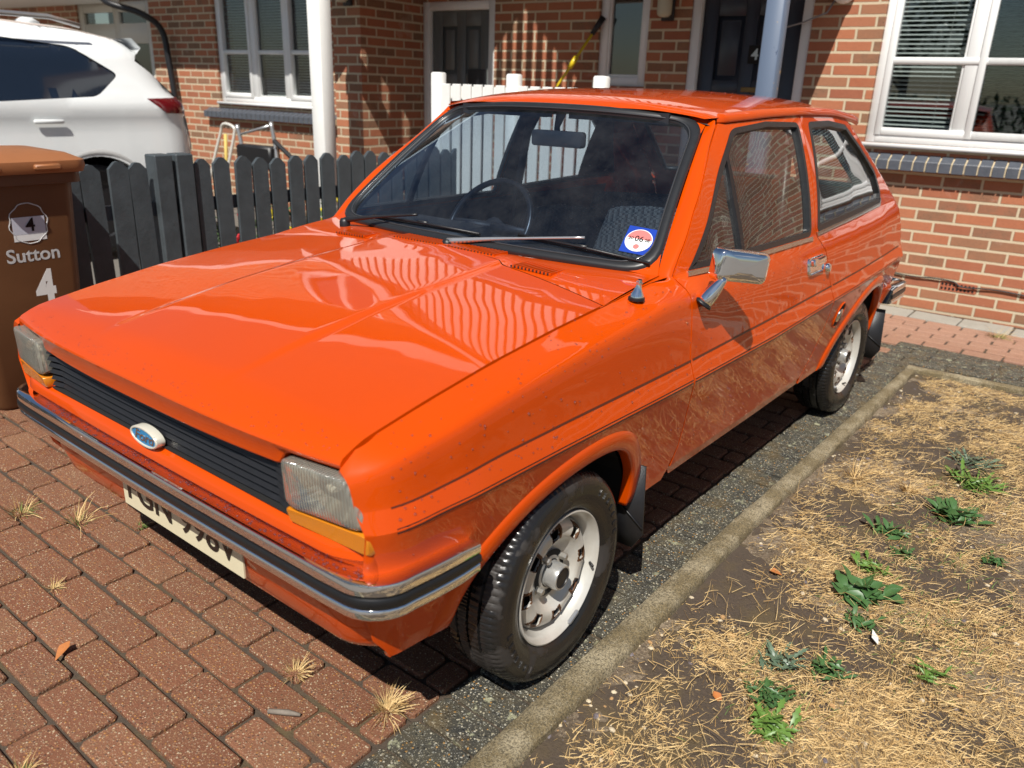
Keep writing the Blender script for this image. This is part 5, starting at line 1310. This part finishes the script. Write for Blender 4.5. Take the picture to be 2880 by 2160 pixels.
# edging blocks along the kerb and across the end of the lawn
cells=[]; x=-1.6
while x<3.30: cells.append((x,x+.1045,-.781,-.600)); x+=.1045
y=-3.1
for i in range(12):
    for j in range(4): cells.append((3.32+.1*j,3.42+.1*j,-3.2+.225*i+(.11 if j%2 else 0),-3.2+.225*(i+1)+(.11 if j%2 else 0)))
cells=[c for c in cells if not(c[0]>3.3 and c[3]>-.42)]
pavers('dark_edging',cells,M_DB)
cells=[]; y=-3.2
while y<3.3: cells.append((4.375,4.60,y,y+.30)); y+=.30
def slabm():
    n=NM('grey wall-side slabs'); o=n.obj(); f=n.noise(o,9,6,.65); b=n.mix(f,(.25,.235,.20),(.40,.38,.33)); b,_=speck(n,b,o,160,.5,[(0,(.6,.55,.42)),(.5,(.2,.18,.15))],.25); n.bs(b); n.set(Roughness=.9,Normal=n.bump(n.noise(o,120,4,.7),.5,.004)); return n.m
pavers('slab_strip',cells,slabm())
sheet('joint_bed',-1.65,4.66,-3.25,3.45,-.011,jointmat())
# kerb
def kerbmat():
    n=NM('old concrete kerb'); o=n.obj(); a=n.noise(o,6,6,.7); f=n.noise(o,210,4,.75)
    b=n.mix(n.ramp(a,[(.40,0),(.55,1)]),(.44,.37,.24),(.24,.185,.095)); b=n.mix(n.ramp(f,[(.40,.85),(.56,0)]),b,(.06,.05,.03)); b,_=speck(n,b,o,240,.5,[(0,(.6,.55,.42)),(.5,(.08,.07,.05))],.25)
    b=n.mix(n.math('GREATER_THAN',n.noise(n.obj(loc=(4,4,4)),5.5,3,.5),.74),b,(.58,.55,.47))
    n.bs(b); n.set(Roughness=.9,Normal=n.bump(n.math('ADD',f,n.math('MULTIPLY',a,.6)),.9,.006)); return n.m
M_KB=kerbmat()
def kerb(name,label,P):   # P list of (x,yl,yr,z)
    m=MB(); rows=[]
    for i in range(len(P)-1):
        a,b=P[i],P[i+1]; n=max(1,int((math.hypot(b[0]-a[0],b[1]-a[1]))/.03))
        for k in range(n+(i==len(P)-2)):
            t=k/n; x,yl,yr,z=[a[j]+(b[j]-a[j])*t for j in range(4)]; j_=lambda s:rnd.gauss(0,s)
            rows.append([(x+j_(.001),yl,-.08),(x,yl+j_(.0006),z-.008+j_(.0010)),(x,yl-.006,z-.001+j_(.0008)),(x,(yl+yr)/2,z+j_(.0006)),(x,yr+.010,z-.001+j_(.0008)),(x,yr+.001+j_(.0016),z-.010+j_(.0016)),(x,yr+j_(.0018),z-.03),(x,yr,-.10)])
    n=8; m.add([v for r in rows for v in r],[(i*n+k,(i+1)*n+k,(i+1)*n+k+1,i*n+k+1) for i in range(len(rows)-1) for k in range(n-1)]+[tuple(range(n)),tuple((len(rows)-1)*n+k for k in range(n))])
    return tag(m.build(name,M_KB,None,angle=50),label,'kerb')
kerb('concrete_kerb','worn mossy concrete kerb between the block paving and the dry lawn',[(-1.6,-.786,-.862,.018),(-.3,-.784,-.862,.020),(.35,-.782,-.858,.022),(.365,-.784,-.860,.026),(1.1,-.782,-.842,.026),(1.11,-.783,-.845,.022),(2.2,-.786,-.846,.024),(3.16,-.792,-.842,.024)])
KB2=MB(); rows=[]
for i in range(60):
    y=-.79-.04*i; x=3.165+ -.067*(y+.79)*1.0; rows.append([(x,y,-.06),(x,y,.010+rnd.gauss(0,.001)),(x+.01,y,.016),(x+.045,y,.016+rnd.gauss(0,.001)),(x+.05,y,.008),(x+.05,y,-.06)])
KB2.add([v for r in rows for v in r],[(i*6+k,(i+1)*6+k,(i+1)*6+k+1,i*6+k+1) for i in range(59) for k in range(5)]+[tuple(range(6)),tuple(59*6+k for k in range(6))]); tag(KB2.build('concrete_kerb',M_KB,None,angle=50),'low concrete kerb across the far end of the dry lawn','kerb')
# ---------------------------------------------------------------- lawn soil
from mathutils import noise as mn
def nz_(x,y,s,o=0): return mn.noise(Vector((x*s+o,y*s-o,o*.7)))
def soilz(x,y): return -.012+.012*nz_(x,y,2.2,3)+.007*nz_(x,y,7,1)+.0035*nz_(x,y,22,5)+.0018*nz_(x,y,60,8)
def straw(x,y):   # density of dead grass 0..1
    f=.42+.55*nz_(x,y,2.1,11)+.45*nz_(x,y,7,4)+.35*nz_(x,y,19,2)
    f+=.55*max(0,1-abs(math.hypot(x-.35,y+1.50))/.75)
    f-=.55*max(0,1-(-.845-y)/.16)
    f-=.75*max(0,1-math.hypot(x-1.25,y+1.62)/.32)+.6*max(0,1-math.hypot(x-.62,y+1.02)/.20)
    return min(1,max(0,f))
def soilmat():
    n=NM('dry garden soil'); o=n.obj(); a=n.noise(o,3.2,7,.65); b_=n.noise(o,40,6,.7); f=n.noise(o,220,4,.75)
    b=n.mix(n.ramp(a,[(.38,0),(.66,1)]),(.16,.115,.075),(.38,.295,.20)); b=n.mix(n.ramp(b_,[(.35,.55),(.6,0)]),b,(.035,.024,.015)); b=n.mix(n.ramp(f,[(.5,0),(.75,.45)]),b,(.30,.235,.15)); dn=n.n('ShaderNodeAttribute',attribute_name='dens').outputs['Fac']; b=n.mix(n.math('MULTIPLY',dn,n.ramp(b_,[(.35,.85),(.65,.35)])),b,(.42,.29,.14))
    b,d=speck(n,b,o,95,.65,[(0,(.50,.42,.28)),(.3,(.40,.24,.10)),(.5,(.12,.09,.07)),(.8,(.55,.50,.40))],.20)
    b,d2=speck(n,b,n.obj(loc=(3,1,0)),240,.6,[(0,(.45,.36,.22)),(.5,(.55,.50,.40)),(.8,(.05,.04,.03))],.25)
    n.bs(b); n.set(Roughness=.95,Normal=n.bump(n.math('ADD',n.math('ADD',f,n.math('MULTIPLY',b_,1.4)),n.math('MULTIPLY',d,-1.0)),.9,.010)); return n.m
M_SOIL=soilmat()
def lawn():
    xs=np.arange(-1.6,3.17,.0125); ys=np.concatenate([np.arange(-.843,-1.9,-.0125),np.arange(-1.9,-3.2,-.06)]); vs=[(x,y,soilz(x,y)) for x in xs for y in ys]; n=len(ys)
    me=bpy.data.meshes.new('lawn_soil'); me.from_pydata(vs,[],[(i*n+k,i*n+k+1,(i+1)*n+k+1,(i+1)*n+k) for i in range(len(xs)-1) for k in range(n-1)]); a_=me.attributes.new('dens','FLOAT','POINT'); a_.data.foreach_set('value',[straw(v[0],v[1]) for v in vs]); me.update()
    return tag(new_obj('lawn_soil',me,M_SOIL,None,True),kind='structure')
lawn()
def strawmat(name,c1,c2):
    n=NM(name); at=n.n('ShaderNodeAttribute',attribute_name='tone').outputs['Fac']; n.bs(n.mix(at,c1,c2)); n.set(Roughness=.75); n.p.inputs['Specular IOR Level'].default_value=.35; return n.m
M_ST=strawmat('dead grass straw',(.36,.215,.075),(.74,.54,.26)); M_GG=strawmat('living grass',(.055,.11,.022),(.20,.26,.07))
class Blades:
    def __init__(s): s.v=[];s.f=[];s.t=[]
    def add(s,p,yaw,L_,w_,elev,curl,tone):
        b=len(s.v); x,y,z=p; c,q=math.cos(yaw),math.sin(yaw); e=elev; px,pz=0,0; n=3
        pts=[(0,0)]
        for k in range(n): px+=L_/n*math.cos(e); pz+=L_/n*math.sin(e); e-=curl/n; pts.append((px,max(pz,.0012)))
        sw=rnd.uniform(-.25,.25)
        for k,(u,h) in enumerate(pts):
            ww=w_*(1-.75*(k/n)**1.5)/2; lat=sw*u*u/L_
            for sd in (-1,1): s.v.append((x+c*u-q*(lat+sd*ww),y+q*u+c*(lat+sd*ww),z+h+.0004*sd))
        for k in range(n): s.f.append((b+2*k,b+2*k+1,b+2*k+3,b+2*k+2))
        s.t+=[tone]*8
    def build(s,name,mat,parent=None):
        me=bpy.data.meshes.new(name); me.from_pydata(s.v,[],s.f); a=me.attributes.new('tone','FLOAT','POINT'); a.data.foreach_set('value',s.t); me.update(); return new_obj(name,me,mat,parent)
B=Blades(); tries=0
def inview(x,y,m_=.06):  # keep the dead grass to the strip beside the camera
    return y>-1.9 and x>-.5
while len(B.f)<3*60000 and tries<560000:
    tries+=1
    x=-.45+3.6*rnd.random()**1.25; y=-.85-rnd.random()*(.95 if x<1.5 else .85)
    d=straw(x,y)
    if rnd.random()>.07+d*.95 or d<.12 and rnd.random()<.6: continue
    B.add((x,y,soilz(x,y)+rnd.uniform(0,.004)),rnd.uniform(0,6.283),rnd.uniform(.008,.036)*(1+.8*(rnd.random()<.06)),rnd.uniform(.0007,.0018),abs(rnd.gauss(.10,.26)),rnd.gauss(.5,.6),min(1,max(0,rnd.gauss(.55,.28))))
tag(B.build('dead_grass',M_ST),kind='stuff')
# pebbles and crumbs
m=MB(); 
for k in range(2600):
    x=-.4+3.55*rnd.random()**1.2; y=-.85-rnd.random()*.95; r=.0018+.0055*rnd.random()**4; 
    if rnd.random()<straw(x,y)*.6: continue
    Rm_=Matrix.Translation((x,y,soilz(x,y)+r*.25))@Matrix.Rotation(rnd.uniform(0,6),4,'Z')@Matrix.Rotation(rnd.uniform(-.4,.4),4,'X')
    vs=[(r*s1*(1+.0*s2),0,0) for s1,s2 in ()]; P=[]
    for zz,rr in ((-.5,.7),(0,1),(.45,.72)):
        for q in range(6): a=q*1.047+zz; P.append((r*1.3*rr*math.cos(a)*rnd.uniform(.85,1.15),r*rr*math.sin(a)*rnd.uniform(.85,1.15),r*zz))
    P+=[(0,0,r*.62)]; m.add(P,[(i*6+j,i*6+(j+1)%6,(i+1)*6+(j+1)%6,(i+1)*6+j) for i in range(2) for j in range(6)]+[(12+j,12+(j+1)%6,18) for j in range(6)],rnd.choice((0,0,1,2)),Rm_)
tag(m.build('soil_pebbles',[plain('cream stones',(.52,.44,.31),.8,var=.3,vs=60),plain('ochre stones',(.42,.25,.11),.8,var=.3,vs=60),plain('slate chips',(.14,.12,.13),.6,var=.3,vs=60)],None,fix=False),kind='stuff')
# ---------------------------------------------------------------- weeds and tufts
def leafmat(name,c1,c2):
    n=NM(name); o=n.obj(); n.bs(n.mix(n.noise(o,45,4,.6),c1,c2)); n.set(Roughness=.42); n.p.inputs['Subsurface Weight'].default_value=0; return n.m
M_W1=leafmat('weed leaves dark',(.030,.085,.030),(.075,.16,.045)); M_W2=leafmat('weed leaves bright',(.06,.14,.025),(.15,.26,.05)); M_W3=leafmat('weed leaves grey green',(.06,.10,.065),(.13,.19,.12))
def leaf(m,M,L_,w_,toothed=False,fold=.25,droop=.5):
    n=8; vs=[];F=[]
    for k in range(n+1):
        t=k/n; wd=w_*(math.sin(math.pi*min(1,t*.92+.06))**.8)*(.35+.9*t if t<.6 else 1.3-.55*t); 
        if toothed: wd*= (.55 if k%2 else 1.15)
        z=L_*(.35*t-droop*t*t*.75); x=L_*t
        vs+=[(x,-wd/2,z+fold*wd*.5),(x,0,z),(x,wd/2,z+fold*wd*.5)]
    for k in range(n): F+=[(3*k,3*k+1,3*k+4,3*k+3),(3*k+1,3*k+2,3*k+5,3*k+4)]
    m.add(vs,F,0,M)
def weed(x,y,R,nl,mat,label,toothed=False,wr=.35,name='weed_plant',grp=None):
    e=thing(name,label,'weed',(x,y,soilz(x,y) if y<-.85 else 0)); z=e.location.z
    for part in range(3):
        m=MB()
        for k in range(nl//3):
            a=rnd.uniform(0,6.283); rr=R*rnd.uniform(.22,.85); el=rnd.uniform(-.15,.5); st=R*rnd.uniform(0,.75)
            M=Matrix.Translation((x+st*math.cos(a*1.7+part),y+st*math.sin(a*1.7+part),z+.004+.010*rnd.random()))@Matrix.Rotation(a,4,'Z')@Matrix.Rotation(-el,4,'Y')@Matrix.Rotation(rnd.gauss(0,.35),4,'X')
            leaf(m,M,rr,rr*wr*rnd.uniform(.8,1.2),toothed,rnd.uniform(.1,.5),rnd.uniform(.2,.7))
        m.build('leaves',mat,e,True,fix=False)
    return e
G_W='green weeds growing in the dry lawn'
for x,y,R,nl,mt,tt,wr,lab in (
 (.855,-1.235,.075,54,M_W1,False,.60,'largest round-leaved dark green weed, in the middle of the dry lawn'),
 (1.02,-1.22,.060,30,M_W2,True,.32,'straggly bright green weed just behind the largest weed'),
 (.70,-1.285,.050,21,M_W1,False,.35,'long-leaved dark weed in front of the largest weed'),
 (.40,-1.165,.055,33,M_W3,True,.30,'grey green jagged weed nearest the kerb at the bottom of the lawn'),
 (.455,-1.270,.055,27,M_W1,True,.34,'jagged green weed right of the grey green one at the lawn bottom'),
 (.265,-1.195,.060,33,M_W1,True,.30,'toothed dark green weed low in the dry lawn'),
 (.165,-1.235,.060,33,M_W2,True,.36,'bright green dandelion rosette lowest in the lawn'),
 (1.30,-1.200,.065,24,M_W1,False,.32,'dark pointed-leaf weed nearest the kerb beyond the largest weed'),
 (1.18,-1.265,.045,18,M_W1,True,.35,'small ragged weed right of the dark pointed-leaf weed'),
 (1.56,-1.345,.080,36,M_W1,False,.45,'dense oval-leaved weed in the upper right of the lawn'),
 (1.90,-1.355,.110,60,M_W2,True,.16,'wide grassy green clump at the upper right edge of the lawn'),
 (2.12,-1.30,.085,42,M_W3,True,.16,'feathery green clump farthest up the dry lawn'),
 (1.33,-1.505,.045,15,M_W1,False,.42,'small flat weed with broad leaves at the right edge of the picture'),
 (.60,-1.475,.055,15,M_W2,False,.22,'yellow green weed lying flat at the right of the lawn')):
    weed(x,y,R*1.2,int(nl*2.4),mt,lab,tt,wr*.9,grp=G_W)
def tuft(x,y,nb,R,green,label,H=.05,mat=M_ST,cat='grass tuft'):
    e=thing('grass_tuft',label,cat,(x,y,soilz(x,y) if y<-.85 else -.004)); z=e.location.z; b=Blades(); g=Blades()
    for k in range(nb):
        a=rnd.uniform(0,6.283); st=R*.25*rnd.random(); gg=rnd.random()<green
        (g if gg else b).add((x+st*math.cos(a),y+st*math.sin(a),z),a+rnd.gauss(0,.5),rnd.uniform(.4,1)*R*(1 if not gg else .6),rnd.uniform(.0012,.0024),rnd.uniform(.15,1.2),rnd.uniform(.2,1.1),rnd.random())
    if b.v: b.build('dry_blades',mat,e)
    if g.v: g.build('green_blades',M_GG,e)
tuft(1.62,-.985,90,.13,0,'long straw coloured tuft leaning over the kerb beyond the front wheel')
tuft(1.66,-1.17,110,.09,0,'dense straw tuft right of the long kerb tuft')
tuft(2.25,-1.13,70,.07,0,'small straw tuft far up the lawn by the slate chips')
tuft(4.25,-1.05,160,.13,.75,'green grass tuft in the paving close to the brick wall')
tuft(-.545,1.02,90,.10,.55,'green and straw tuft in the paving left of the number plate')
tuft(-.45,.83,60,.12,.3,'thin straw tuft in the paving under the front bumper')
tuft(-.33,.66,50,.045,.95,'bright green sprig in the paving behind the straw tuft')
tuft(-.12,.80,50,.05,.9,'small green sprig beside the left end of the front bumper')
tuft(-.435,-.275,130,.055,0,'straw coloured tuft in the paving before the middle of the bumper')
tuft(-.375,-.535,150,.075,0,'straw clump on the paving by the bumper shadow near the front wheel')
tuft(-.99,-.10,60,.06,.3,'withered tuft at the bottom left corner of the paving')
tuft(-.66,.52,40,.05,.1,'little dry tuft between paving blocks below the number plate')
def flake(name,x,y,L_,w_,mat,label,cat,rz):
    m=MB(); leaf(m,Matrix.Translation((x,y,(soilz(x,y) if y<-.85 else 0)+.004))@Matrix.Rotation(rz,4,'Z'),L_,w_,False,.4,.1); tag(m.build(name,mat,None,True,fix=False),label,cat)
OL=plain('orange dead leaf',(.42,.15,.04),.6,var=.3,vs=80)
flake('fallen_leaf',-.79,.20,.055,.03,OL,'orange fallen leaf on the paving at the lower left','leaf',.5)
flake('fallen_leaf',.80,-1.02,.038,.034,OL,'curled orange dead leaf on the soil beside the kerb','leaf',2)
flake('fallen_leaf',.17,-1.115,.036,.026,OL,'rust coloured dead leaf beside the dandelion rosette','leaf',1)
m=MB(); m.tube([(-.555,-.335,.004),(-.53,-.375,.006),(-.515,-.40,.004)],[.006,.007,.004],6); tag(m.build('twig',plain('grey bark',(.20,.17,.14),.8,var=.4,vs=80),None,True),'short grey twig lying on the block paving','twig')
m=MB(); m.prism([(0,0),(.028,.008),(.045,.030),(.012,.022)],.0,.0015,'z',0,Matrix.Translation((.63,-1.345,.004))@Matrix.Rotation(.3,4,'X')); tag(m.build('paper_scrap',plain('white scrap',(.68,.70,.66),.7),None),'small white scrap lying in the dead grass','litter')
# ================================================================ white SUV
SUV=thing('white_suv','white estate car seen from the side beyond the dark picket fence','car',(.2,5.7,0))
def tri2(outline,holes,step,gs):
    loops=[resamp(l,step) for l in [outline]+holes]; pts=[];edges=[]
    for l in loops: b=len(pts);pts+=l;edges+=[(b+i,b+(i+1)%len(l)) for i in range(len(l))]
    L0=np.array(loops[0]); gx,gt=np.meshgrid(np.arange(L0[:,0].min(),L0[:,0].max(),gs),np.arange(L0[:,1].min(),L0[:,1].max(),gs)); C=np.c_[gx.ravel(),gt.ravel()]
    ok=pip(C[:,0],C[:,1],loops[0])
    for h in loops[1:]: ok&=~pip(C[:,0],C[:,1],h)
    C=C[ok]; Bb=np.array(pts); d=np.min((C[:,None,0]-Bb[None,:,0])**2+(C[:,None,1]-Bb[None,:,1])**2,axis=1); C=C[d>(gs*.35)**2]
    vs,es,fs,_,_,_=geometry.delaunay_2d_cdt([Vector(p) for p in pts]+[Vector(p) for p in C],edges,[],0,1e-6)
    V=np.array([tuple(v) for v in vs]); F=np.array([f for f in fs if len(f)==3]); cen=V[F].mean(axis=1); ok=pip(cen[:,0],cen[:,1],loops[0])
    for h in loops[1:]: ok&=~pip(cen[:,0],cen[:,1],h)
    return V,F[ok]
def ysuv(x,z):
    y=0.0
    if z>1.16: y+=.46*(z-1.16)
    if z>1.52: y+=1.0*(z-1.52)
    if z<.95: y-=.02*math.sin(math.pi*min(1,max(0,(z-.3)/.65)))
    if z>1.06: y-=.0
    y-=.018*math.exp(-((z-1.10)/.05)**2)
    R=.30; xe=float(np.interp(z,[.3,.7,.9,1.15,1.25,1.5,1.7],[2.44,2.50,2.50,2.47,2.36,2.22,2.10])); d=max(0,xe-x)
    if d<R: y+=.75*(R-math.sqrt(max(0,R*R-(R-d)**2)))
    d=max(0,x+2.2)
    if d<.5: y+=.5*(.5-math.sqrt(max(0,.25-(.5-d)**2)))
    return y
def spanel(name,outline,holes,mat,parent,off=0,gs=.06,step=.03):
    V,F=tri2(outline,holes,step,gs)
    for s_ in (1,-1):
        vs=[(x,5.70-s_*(.90-ysuv(x,z)+off),z) for x,z in V]; me=bpy.data.meshes.new(name); me.from_pydata(vs,[],[tuple(map(int,f)) if s_>0 else tuple(map(int,f[::-1])) for f in F]); me.update()
        import bmesh; b=bmesh.new(); b.from_mesh(me); used={v for f in b.faces for v in f.verts}; bmesh.ops.delete(b,geom=[v for v in b.verts if v not in used],context='VERTS'); b.to_mesh(me); b.free()
        o=new_obj(name,me,mat,parent,True)
arcs=lambda cx,r:[(cx+r*math.cos(a),.36+r*math.sin(a)) for a in np.linspace(math.pi,0,20)]
so_=[(-2.20,.32),(-2.21,.75),(-2.12,.98),(-1.30,1.10),(-.72,1.48),(-.35,1.63),(.3,1.70),(1.1,1.705),(1.75,1.66),(2.12,1.60),(2.19,1.55),(2.10,1.46),(2.22,1.38),(2.37,1.25),(2.46,1.13),(2.485,1.0),(2.50,.80),(2.47,.60),(2.44,.34)]+[(p[0],p[1]) for p in arcs(1.62,.405)[::-1]]+[p for p in arcs(-1.06,.40)[::-1]]
wn_=roundpoly([(-1.0,1.13),(-.50,1.48),(.2,1.585),(1.0,1.60),(1.62,1.545),(1.915,1.355),(1.70,1.195),(1.0,1.155)],.05)
tl_=[(2.08,1.185),(2.455,1.195),(2.487,1.065),(2.22,1.075)]
spanel('body_side',so_,[wn_,tl_],M_PW,SUV)
spanel('side_windows',wn_,[],plain('dark privacy glass',(.010,.016,.028),.06,coat=.6),SUV,-.012)
spanel('tail_lamp',tl_,[],plain('dark red lamp',(.14,.006,.010),.12,coat=.8),SUV,.004,.03,.02)
m=MB(); RP=[(-2.22,.30),(-2.23,.75),(-2.14,.98),(-1.30,1.12),(-.72,1.50),(-.35,1.65),(.3,1.725),(1.1,1.735),(1.75,1.70),(2.13,1.63)]
m.grid(lambda a,b:(lambda p:(p[0],5.70+(b*2-1)*(.90-ysuv(min(p[0],1.9),p[1]-.01))*.985,p[1]-.03*abs(b*2-1)**4))(RP[int(round(a*9))]),9,16); m.build('roof_and_bonnet',M_PW,SUV,True)
m=MB(); RQ=[(2.13,1.63),(2.20,1.56),(2.12,1.47),(2.24,1.38),(2.38,1.25),(2.47,1.13),(2.50,1.0),(2.52,.80),(2.49,.60),(2.45,.32)]
m.grid(lambda a,b:(lambda p:(p[0]+.04*(1-abs(b*2-1)**2),5.70+(b*2-1)*(.66+.06*(p[1]<1.2)),p[1]))(RQ[int(round(a*9))]),9,12); m.build('tailgate',M_PW,SUV,True)
m=MB(); m.grid(lambda a,b:(2.135+.33*a,5.70+(b*2-1)*.645,1.475-.30*a),4,8); m.grid(lambda a,b:(2.145+.33*a,5.045-.0*b+.03*b,1.478-.30*a-.03*b),4,2); m.build('rear_screen',M_BLK,SUV,True)
for y_ in (4.98,6.42): m=MB(); m.tube([(-.2,y_+.02,1.70),(.0,y_,1.745),(1.5,y_,1.735),(1.72,y_+.02,1.69)],.018,8); m.build('roof_rail',plain('satin rail',(.5,.5,.5),.3,.8),SUV,True)
m=MB(); m.prism([(1.55,1.715),(1.72,1.70),(1.72,1.725),(1.66,1.76),(1.60,1.755)],5.66,5.74); m.build('roof_aerial',M_PW,SUV,angle=30)
for xc in (1.62,-1.06):
    m=MB(); m.lathe([(.0,.0),(.20,.0),(.215,-.012),(.30,-.015),(.345,.01),(.35,.06),(.35,.20),(.0,.20)],48,M=Matrix.Translation((xc,4.86,.35))); m.build('wheel',M_BLK,SUV,angle=30)
    m=MB(); pts=arcs(xc,.43); m.grid(lambda a,b:(xc+(.405+.055*b)*math.cos(math.pi*(1-a)),4.79-.012*math.sin(math.pi*b),.36+(.405+.055*b)*math.sin(math.pi*(1-a))),24,3); m.build('arch_moulding',plain('pale arch moulding',(.50,.50,.49),.4),SUV,True)
    m=MB(); m.grid(lambda a,b:(xc+.40*math.cos(math.pi*(1-a)),4.84+.5*b,.36+.40*math.sin(math.pi*(1-a))),20,1); m.box((xc-.42,5.35,.3),(xc+.42,5.36,.8)); m.build('wheel_well',M_DK,SUV)
m=MB(); m.bbox((1.20,4.765,1.005),(1.41,4.785,1.035),.008); m.build('door_handle',M_PW,SUV,True)
m=MB(); m.box((-2.0,4.95,.25),(2.3,6.45,.30)); m.build('floor_pan',M_DK,SUV)
# ================================================================ trees and hedge across the road (seen in reflections)
TRK=plain('tree bark',(.10,.07,.045),.9,var=.3,vs=12,bump=.6,bscale=20); TL=leafmat('tree leaves',(.022,.055,.014),(.075,.13,.032))
def tree(x,y,h,r,label,sd):
    rr=random.Random(sd); e=thing('garden_tree',label,'tree',(x,y,0)); m=MB(); top=Vector((x+rr.uniform(-.3,.3),y,h*.6)); m.tube([(x,y,-.05),tuple(Vector((x,y,0)).lerp(top,.5)),tuple(top)],[.16,.11,.06],8)
    for k in range(7): a=rr.uniform(0,6.28); s0=Vector((x,y,0)).lerp(top,rr.uniform(.45,.95)); m.tube([tuple(s0),tuple(s0+Vector((math.cos(a)*r*.6,math.sin(a)*r*.6,r*.5)))],[.06,.02],6)
    m.build('trunk',TRK,e,True); m=MB()
    cl=[(Vector((x,y,h*.68))+Vector((rr.gauss(0,r*.42),rr.gauss(0,r*.42),rr.gauss(0,r*.36))),r*rr.uniform(.25,.45)) for _ in range(16)]
    for c,cr in cl:
        for k in range(150):
            d=Vector((rr.gauss(0,1),rr.gauss(0,1),rr.gauss(0,1))).normalized()*cr*rr.uniform(.6,1.05); M=Matrix.Translation(c+d)@Matrix.Rotation(rr.uniform(0,6),4,'Z')@Matrix.Rotation(rr.uniform(-1.4,1.4),4,'X'); s_=rr.uniform(.06,.13)
            m.add([(-s_*.5,0,0),(0,s_,.01),(s_*.5,0,0),(0,-s_,.01)],[(0,1,2,3)],0,M)
    m.build('crown',TL,e,fix=False)
for i,(x,y,h,r,lab) in enumerate(((-13,-7,6.5,2.4,'broad green tree across the road behind the photographer'),(-14,2,5.5,2.1,'smaller green tree across the road facing the bonnet'),(-9,-13,7,2.6,'tall green tree down the road to the right'))): tree(x,y,h,r,lab,i+3)
m=MB(); rh=random.Random(9)
for k in range(5200):
    x=-11.5+rh.uniform(-.35,.35);y=rh.uniform(-12,9); z=rh.uniform(.0,1.5)
    M=Matrix.Translation((x,y,z))@Matrix.Rotation(rh.uniform(0,6),4,'Z')@Matrix.Rotation(rh.uniform(-1.4,1.4),4,'X'); s_=rh.uniform(.08,.14); m.add([(-s_*.5,0,0),(0,s_,.01),(s_*.5,0,0),(0,-s_,.01)],[(0,1,2,3)],0,M)
tag(m.build('clipped_hedge',TL,None,fix=False),'clipped green hedge across the road','hedge')
# loose straw lying across the weeds and over the kerb edge
B=Blades()
for k in range(2600):
    x=rnd.uniform(-.1,2.3); y=-.87-rnd.random()*.8; B.add((x,y,soilz(x,y)+rnd.uniform(.004,.028)),rnd.uniform(0,6.283),rnd.uniform(.02,.09),rnd.uniform(.0007,.0015),rnd.uniform(-.2,.5),rnd.gauss(.2,.5),rnd.random())
tag(B.build('loose_straw',M_ST),kind='stuff')
B=Blades()
for k in range(1300):
    cx,cy=rnd.choice(((.9,-1.25),(.3,-1.2),(1.6,-1.35),(2.0,-1.34),(1.25,-1.22),(.75,-1.45),(1.1,-1.42)))
    x,y=rnd.gauss(cx,.14),rnd.gauss(cy,.08)
    if y>-.87: continue
    B.add((x,y,soilz(x,y)),rnd.uniform(0,6.283),rnd.uniform(.012,.04),rnd.uniform(.001,.0024),rnd.uniform(.1,1.0),rnd.uniform(.2,1),rnd.random())
tag(B.build('green_grass_blades',M_GG),kind='stuff')
